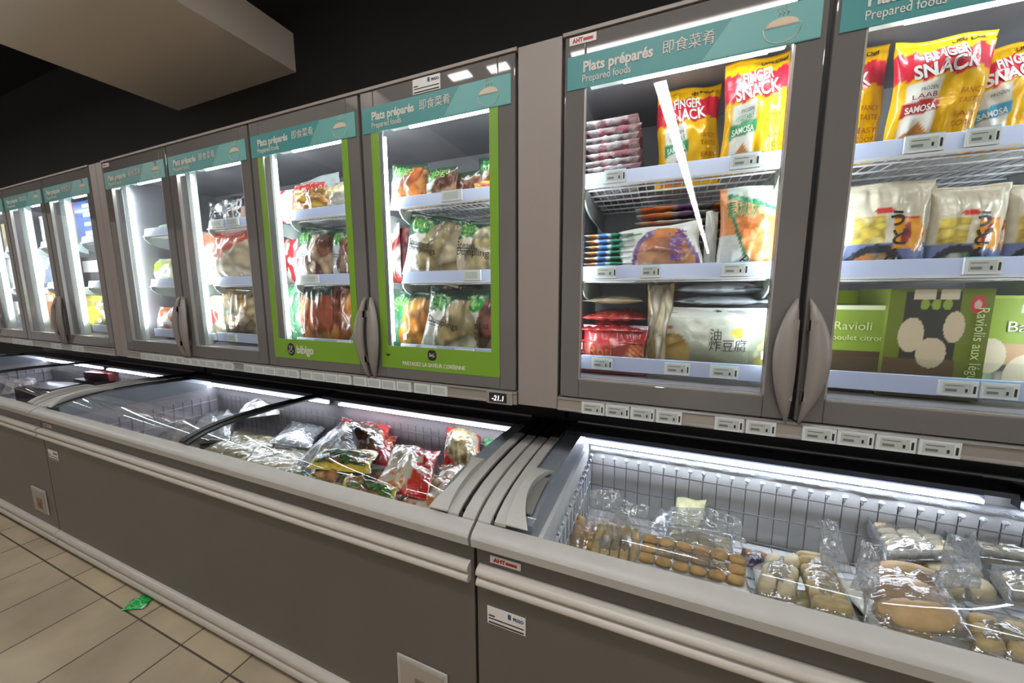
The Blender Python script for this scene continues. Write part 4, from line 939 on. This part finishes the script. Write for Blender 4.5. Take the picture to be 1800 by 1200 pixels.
def clear_pack(name, label, BL, BR, TL, z, kind, t=.05, tilt=0, roll=0, group=None, seed=0, film=None, loose=None, pars=(6,3), hs=1.0):
    """food under a clear wrinkled film, lying in the chest"""
    w, h, yaw, m, sk = quad(BL, BR, TL, z); h *= hs
    me, G = bag_mesh(name, w, h, t*1.25, p_plain((230,232,232)), nu=36, nv=36, wr=.8, seed=seed, m=film or M_FILM); slant(me, sk)
    o = link_mesh(name, me, None, (m[0],m[1],z), (-PI/2+tilt,roll,yaw)); tag(o, label, 'pack', group)
    mb = MB(); mt = M_TOFU; nm = 'tofu_blocks'
    ww, hh, tt = w*.92, h*.88, t*.85
    if kind == 'puffs': blocks(mb, ww, hh, tt, *pars, .03, seed, .02)
    elif kind == 'pale': blocks(mb, ww, hh, tt, *pars, .02, seed, .04); mt = M_PALE
    elif kind == 'skin': blocks(mb, ww, hh, tt, *pars, .02, seed, .02); mt = M_SKIN; nm = 'tofu_sheets'
    elif kind == 'buns': loaves(mb, ww, hh, tt, pars[0], seed); mt = M_BUN; nm = 'buns'
    elif kind == 'bits': pieces(mb, ww, hh, tt, pars[0], t*.28, seed); mt = M_CARROT; nm = 'orange_pieces'
    elif kind == 'ice':
        me2, _ = bag_mesh('ice_lumps', ww, hh, tt, p_ice(seed), nu=36, nv=36, wr=2.5, seed=seed+3, m=M_CRINKLE); q = link_mesh('frozen_lumps', me2, o, (sk*h*.06,0,h*.06), (0,0,0)); slant(me2, sk); mb = None
    elif kind == 'tray':
        blocks(mb, ww*.9, hh*.9, tt*.8, *pars, .02, seed, .05); mt = M_PALE
        tr = MB().box(-ww/2,ww/2,0,hh,-.004,0).box(-ww/2,-ww/2+.004,0,hh,0,tt).box(ww/2-.004,ww/2,0,hh,0,tt).box(-ww/2,ww/2,0,.004,0,tt).box(-ww/2,ww/2,hh-.004,hh,0,tt)
        slant(tr.build('tray', M_TRAY, o, (sk*h*.06, tt*.45, h*.06), (PI/2,0,0), bevel=.001).data, sk, 1)
    if mb is not None:
        # contents are laid out flat (x across, y deep, z up) and turned into the bag's own frame
        q = mb.build(nm, mt, o, (sk*h*.06, tt*.45, h*.06), (PI/2,0,0)); slant(q.data, sk, 1)
    if loose:
        for k, (u, v, lw, lh, an) in enumerate(loose):
            me3, _ = bag_mesh('loose_film', lw*.8, lh*.85, .035, p_plain((230,232,232)), nu=24, nv=28, wr=2.6, seed=seed+k+9, m=M_FILM2, flare=-.5)
            link_mesh('loose_film', me3, o, ((u-.5)*w+sk*v*h, -t*.4, v*h), (PI/2+an,0,.3*(k-.5)))
    return o
# contents frame check: bag x across, y = down into the chest (+) / up (-), z = towards the back
bx = []
tgb = 'pale tofu packs at the bottom of the right chest'
for k, (xx, yy) in enumerate(((-.12,.20),(.12,.22),(.36,.20),(.60,.22),(.84,.20),(1.08,.22),(-.10,.46),(.16,.48),(.42,.46),(.68,.48),(.94,.46),(1.16,.48))):
    me, G = bag_mesh('tofu_pack', .25, .23, .05, p_plain((206,200,180),k,.14,(222,222,216),.6), nu=18, nv=18, wr=1.4, seed=k, m=M_CRINKLE)
    o = link_mesh('tofu_pack', me, None, (xx,yy-.10,.476), (-PI/2,0,.1*math.sin(k*2.3))); tag(o, 'pale crinkled pack in the lowest layer of the right chest', 'pack', tgb)
clear_pack('tofu_pack','clear bag of orange pieces at the left end of the right chest',(985,955),(1078,985),(1012,905),.535,'bits',.06,seed=1,pars=(46,))
clear_pack('tofu_pack','bag of cream noodles with white film rising behind it',(1030,990),(1125,1005),(1048,925),.56,'skin',.06,seed=2,pars=(5,2),loose=((.3,.85,.16,.14,-.25),(.75,.9,.14,.10,-.1)))
clear_pack('tofu_pack','clear pack of small brown tofu puffs in rows at the front of the right chest',(1113,988),(1316,1040),(1128,946),.62,'puffs',.055,seed=3,pars=(6,3),tilt=.75,hs=.72)
clear_pack('tofu_pack','glossy tofu tray with a high film crest behind the brown puffs',(1162,958),(1296,990),(1168,924),.595,'tray',.05,seed=4,pars=(4,3),film=M_FILM2,loose=((.35,.9,.16,.07,-.3),(.8,.85,.14,.08,-.2)))
o,G = lay('tofu_pack','small pale yellow bag at the back grid of the right chest',(1178,928),(1234,936),(1188,893),.53,p_plain((226,222,170),5,.12),.05,cat='pack',seed=5,tilt=.4)
lay('film_bag','empty looking film bag between the noodle bag and the yellow bag',(1135,930),(1190,942),(1160,892),.53,p_plain((222,224,220)),.05,cat='bag',seed=6,m=M_FILM2)
lay('seasoning_pack','small dark pack with orange print beside the film crest',(1298,992),(1346,1003),(1304,962),.585,p_food([(60,50,90),(226,140,50),(226,220,226),(40,36,50)],6,14),.03,cat='pack',seed=7)
clear_pack('tofu_pack','clear pack of white tofu right of the brown puffs',(1322,1048),(1400,1062),(1345,975),.585,'pale',.055,seed=8,pars=(2,3),film=M_FILM2)
clear_pack('tofu_pack','striped clear pack of tan sticks right of the white tofu',(1428,1078),(1510,1095),(1392,968),.595,'skin',.05,seed=9,pars=(1,7),loose=((.9,.6,.07,.16,-.2),))
clear_pack('tofu_pack','large clear pack of brown buns at the front right',(1520,1098),(1720,1128),(1500,985),.60,'buns',.075,seed=10,pars=(3,),loose=((.98,.55,.10,.18,.1),(.02,.3,.06,.14,-.2)))
clear_pack('tofu_pack','shiny square tray pack against the back grid',(1556,988),(1700,984),(1514,914),.60,'tray',.05,seed=11,pars=(3,5))
clear_pack('tofu_pack','shiny tray pack at the right picture edge beside the square one',(1720,978),(1870,1000),(1675,938),.60,'tray',.05,seed=12,pars=(3,5))
clear_pack('tofu_pack','greyish flat tofu pack in the middle of the right pile',(1650,1052),(1768,1062),(1610,990),.565,'pale',.05,seed=13,pars=(2,2),film=M_FILM2)
clear_pack('tofu_pack','tray pack at the right picture edge below the others',(1775,1055),(1880,1068),(1735,1000),.60,'tray',.05,seed=14,pars=(2,4))
clear_pack('tofu_pack','pale pack in the bottom right corner of the picture',(1705,1145),(1840,1175),(1690,1085),.57,'skin',.06,seed=15,pars=(2,3),film=M_FILM2)
lay('tofu_pack','greenish tan flat pack peeping out under the striped pack',(1345,1055),(1465,1085),(1352,1025),.555,p_food([(206,196,150),(190,186,140),(222,214,180)],16,40,dark=.6),.04,cat='pack',seed=16)
lay('tofu_pack','pale yellow pack peeping out under the brown buns',(1545,1112),(1640,1130),(1545,1080),.555,p_plain((226,206,160),7,.15),.04,cat='pack',seed=17)
# middle chest, right half
def mlay(label, BL, BR, TL, z, paint, t=.06, tilt=0, seed=0, name='dumpling_bag', m=None, **k):
    return lay(name, label, BL, BR, TL, z, paint, t, tilt, 0, 'bag', None, nu=34, nv=34, seed=seed, m=m or M_CRINKLE, wr=1.3, **k)
DARKD = [(130,92,62),(186,140,96),(110,78,58),(206,170,120)]
for k,(xx,yy) in enumerate(((-1.42,.2),(-1.16,.22),(-.90,.2),(-.66,.22),(-1.42,.46),(-1.16,.47),(-.90,.46),(-.66,.47))):
    me, G = bag_mesh('dumpling_bag', .25, .25, .06, p_food([(206,186,140),(176,60,56),(222,210,190),(120,90,60)],k+60,20), nu=18, nv=18, wr=1.2, seed=k, m=M_CRINKLE)
    o = link_mesh('dumpling_bag', me, None, (xx,yy-.11,.482), (-PI/2,0,.15*math.sin(k*1.7))); tag(o, 'dumpling bag in the lowest layer of the middle chest', 'bag', 'lowest bags in the middle chest')
mlay('flat pale fish pack nearest the lid divider',(352,795),(450,812),(410,757),.55,p_food([(190,180,140),(206,196,160),(170,160,120)],31,16,dark=.7),.03,seed=21,name='fish_pack')
mlay('flat pale fish pack in front of the icy bag',(425,822),(530,842),(440,778),.56,p_food([(200,186,146),(176,166,120),(214,206,176)],32,14,dark=.7),.03,seed=22,name='fish_pack')
clear_pack('fish_pack','clear flat pack leaning between the fish packs and the icy bag',(470,778),(545,788),(515,738),.58,'ice',.04,seed=23,film=M_FILM2)
o = clear_pack('ice_bag','long glittering clear bag of frozen lumps lying diagonally',(515,815),(610,838),(600,738),.63,'ice',.10,seed=24)
o,G = mlay('dark bag of pleated brown dumplings with a red edge',(578,800),(682,820),(602,748),.62,p_red_food(DARKD,33,12),.09,seed=25,tilt=.15)
mlay('yellow and green flat bag beneath the brown dumplings',(535,822),(650,832),(566,785),.665,p_yellow_green(34),.045,seed=26)
mlay('bag of green and brown vegetables behind the front yellow bag',(530,855),(640,872),(556,805),.635,p_food([(70,110,60),(176,120,70),(96,140,70),(206,160,100),(60,80,50)],35,16),.07,seed=27)
mlay('yellow bag with green patches at the rim, centre of the pile',(592,872),(700,905),(606,832),.665,p_yellow_green(36),.06,seed=28)
mlay('low yellow and green bag at the rim, left end of the coloured pile',(498,850),(578,876),(510,822),.64,p_yellow_green(37),.05,seed=29)
o,G = mlay('large cream bag with a broad red end',(655,858),(752,880),(696,790),.64,p_red_band(38),.08,seed=30,tilt=.10); on_bag(o,G,'水饺',.12,.22,.03,INKO)
mlay('small shiny red bag behind the large cream one',(640,806),(684,818),(662,758),.62,p_red_food([(226,120,60),(206,60,60)],39,6),.06,seed=31)
mlay('red edged dumpling bag propped at the back right',(776,824),(846,830),(790,782),.58,p_red_food([(214,196,150),(196,176,126),(226,214,176)],40,10),.07,tilt=.55,seed=32)
mlay('white and green bag in the far right corner of the middle chest',(846,826),(908,828),(852,784),.58,p_korean([(206,150,100),(222,190,150)],41,9,low=(80,170,100)),.07,tilt=.55,seed=33)
mlay('red and clear dumpling bag right of the large cream one',(700,900),(796,918),(742,832),.61,p_red_band(42,(206,196,176)),.07,seed=34)
mlay('brown and clear bag under the lid handle',(762,858),(856,862),(770,815),.585,p_food([(170,130,100),(196,170,140),(206,70,60),(226,214,196)],43,12),.06,seed=35)
mlay('white and red bag with fried pieces at the rim by the handle',(745,905),(815,922),(770,868),.62,p_food([(206,60,56),(226,216,206),(226,190,120)],44,14),.05,seed=36)
mlay('narrow crimson bag squeezed against the right end of the middle chest',(800,915),(836,918),(822,858),.64,p_plain((176,40,64),4,.2,(226,214,214),.62),.05,seed=37)
# middle chest, left half
clear_pack('ice_bag','crumpled clear icy bag in the left half of the middle chest',(325,768),(405,775),(345,714),.56,'ice',.07,seed=38,film=M_FILM2)
mlay('flat grey brown fish pack at the front of the left half',(268,778),(350,788),(305,742),.52,p_food([(150,140,130),(176,164,150),(130,120,112)],45,10,dark=.7),.04,seed=39,name='fish_pack')
mlay('second grey brown fish pack under the lid divider',(330,785),(400,770),(350,755),.52,p_food([(156,146,136),(180,170,150)],46,10,dark=.7),.04,seed=40,name='fish_pack')
mlay('white topped pack on the pile at the lid divider',(405,738),(490,728),(438,703),.64,lambda U,V: over(p_plain((206,206,196),4,.12)(U,V), (vnoise(U,V,12,5) > .6)&(V > .3), C(120,116,112)),.09,seed=41,name='fish_pack')
for k,(xx,yy) in enumerate(((-2.0,.25),(-1.85,.40),(-1.75,.2))):
    me, G = bag_mesh('fish_pack', .26, .24, .06, p_plain((196,194,190),k,.2), nu=18, nv=18, wr=1.2, seed=k, m=M_CRINKLE)
    o = link_mesh('fish_pack', me, None, (xx,yy-.11,.482), (-PI/2,0,.2*k)); tag(o, 'pale pack in the lowest layer of the left half', 'pack', 'lowest packs in the left half')
# far left chest
mlay('pink and white flat pack in the far left chest',(0,694),(66,684),(10,668),.60,p_plain((216,190,190),4,.2,(236,236,236),.5),.06,seed=42,name='meat_pack')
for k,(px,py,w,d,h,z,c,lb) in enumerate(((150,690,.34,.22,.10,.56,(44,36,40),'black and maroon carton in the far left chest'),(170,668,.30,.2,.06,.663,(120,36,44),'flat red topped carton on the black carton'),(60,700,.36,.2,.08,.56,(60,40,44),'dark carton at the front of the far left chest'))):
    p = at(px,py,Z=z); o = link_mesh('frozen_carton', box_mesh('frozen_carton',w,h,d,p_plain(c,k,.2),nu=14,nv=14,sidec=c), None, (p[0],p[1],z), (0,0,.12*k)); tag(o, lb, 'box')
    if k != 1:
        me = box_mesh('frozen_carton',w*1.0,z-.455,d,p_plain((90,80,84),k,.2),nu=8,nv=8,sidec=(90,80,84)); o2 = link_mesh('frozen_carton', me, None, (p[0],p[1],.452), (0,0,.12*k)); tag(o2, 'grey carton lying under the '+lb.split(' carton')[0]+' one', 'box')

# ------------------------------------------------------------------ price tags
def price_tag(x0, x1, z0, z1, y, label, group, detail=2, rx=0.0):
    r = MB().box(x0,x1,y-.006,y,z0,z1).build('price_tag', M_TAG); tag(r, label, 'price tag', group)
    w, h = x1-x0, z1-z0
    if detail:
        MB().box(x0+w*.10,x1-w*.17,y-.0066,y-.006,z0+h*.18,z1-h*.16).build('screen', M_SCREEN, r)
    if detail > 1:
        MB().box(x0+w*.16,x0+w*.62,y-.0072,y-.0066,z1-h*.34,z1-h*.29).build('printed_line', mat('ink_grey',(120,122,118),.5), r)
        MB().box(x0+w*.16,x0+w*.46,y-.0072,y-.0066,z0+h*.30,z0+h*.46).build('printed_line', mat('ink_grey',(120,122,118),.5), r)
        MB().box(x0+w*.67,x0+w*.73,y-.0072,y-.0066,z0+h*.28,z0+h*.50).build('price_figure', M_INK, r)
        MB().box(x1-w*.12,x1-w*.06,y-.0070,y-.006,z0+h*.22,z0+h*.70).build('bar_mark', M_INK, r)
        MB().box(x0,x1,y-.003,y,z1,z1+h*.07).build('blue_holder', M_TAGB, r)
    return r
g1 = 'white electronic price tag on the rail below the right doors'
for a, b in ((-.210,-.143),(-.139,-.073),(-.069,-.006),(-.001,.064),(.143,.209),(.214,.278),(.332,.398),(.400,.467),(.471,.540),(.544,.612)):
    price_tag(a, b, 1.000, 1.036, DY-.004, g1, 'tags below the right doors')
g2 = 'small white price tag in the long row below the middle doors'
def row(a, b, n, lab, grp, d=1):
    w = (b-a)/n
    for k in range(n): price_tag(a+w*k+.002, a+w*(k+1)-.002, 1.000, 1.036, DY-.004, lab, grp, d)
row(-2.651,-1.847,12,g2,'tags below the middle doors'); row(-1.773,-1.412,5,g2,'tags below the middle doors'); row(-1.400,-1.120,4,g2,'tags below the middle doors'); row(-1.110,-.831,4,g2,'tags below the middle doors'); row(-.821,-.677,2,g2,'tags below the middle doors')
g3 = 'small white price tag below the far left doors'
row(-4.377,-4.039,5,g3,'tags below the far left doors'); row(-3.748,-3.608,2,g3,'tags below the far left doors'); row(-3.451,-3.301,2,g3,'tags below the far left doors')
def shelf_tags(px, z, lab, d=2, bottom=False):
    for a, b, y in px:
        x0, x1 = at(a,y,Y=.42)[0], at(b,y,Y=.42)[0]; price_tag(x0, x1, z+.003, z+.040, .4245, lab, lab+' group', d)
shelf_tags(((1062,1100,310),(1283,1336,288)), 1.68, 'price tag on the top shelf edge under the meat pile and yellow bags')
shelf_tags(((1046,1084,478),(1126,1160,478),(1268,1316,475)), 1.40, 'price tag on the middle shelf edge under the flat bread packs')
shelf_tags(((1040,1076,638),(1168,1213,645),(1248,1298,650)), 1.113, 'price tag on the bottom rail under the big pale green pack')
shelf_tags(((1590,1660,252),(1697,1757,246)), 1.672, 'price tag on the shelf edge under the laab samosa bag')
shelf_tags(((1694,1762,470),), 1.395, 'price tag on the shelf edge under the noodle bags')
shelf_tags(((1650,1720,678),(1723,1792,684)), 1.113, 'price tag on the bottom rail under the dumpling boxes')
shelf_tags(((776,812,342),), 1.68, 'price tag on the top shelf edge of the right green door', 1)
shelf_tags(((815,845,483),), 1.40, 'price tag on the second shelf edge of the right green door', 1)
shelf_tags(((705,730,607),(740,766,607),(800,832,608)), 1.113, 'price tag on the bottom rail of the right green door', 1)
shelf_tags(((528,560,487),), 1.40, 'price tag on the second shelf edge of the left green door', 1)
shelf_tags(((525,550,600),(592,615,602)), 1.113, 'price tag on the bottom rail of the left green door', 1)
shelf_tags(((372,392,402),(398,420,400)), 1.68, 'price tag on the top shelf edge beside the green doors', 1)
shelf_tags(((366,380,593),(400,416,596)), 1.113, 'price tag on the bottom rail beside the green doors', 1)
# scrap on the floor
p = at(250,1058,Z=.012)
me, G = bag_mesh('wrapper_scrap', .09, .07, .02, p_plain((40,190,90),3,.25,(150,230,170),.66), nu=20, nv=20, wr=3, seed=3, m=M_CRINKLE)
o = link_mesh('wrapper_scrap', me, None, (p[0],p[1]-.035,.008), (-PI/2,0,.5)); tag(o, 'small crumpled green wrapper lying on the floor tiles', 'wrapper')
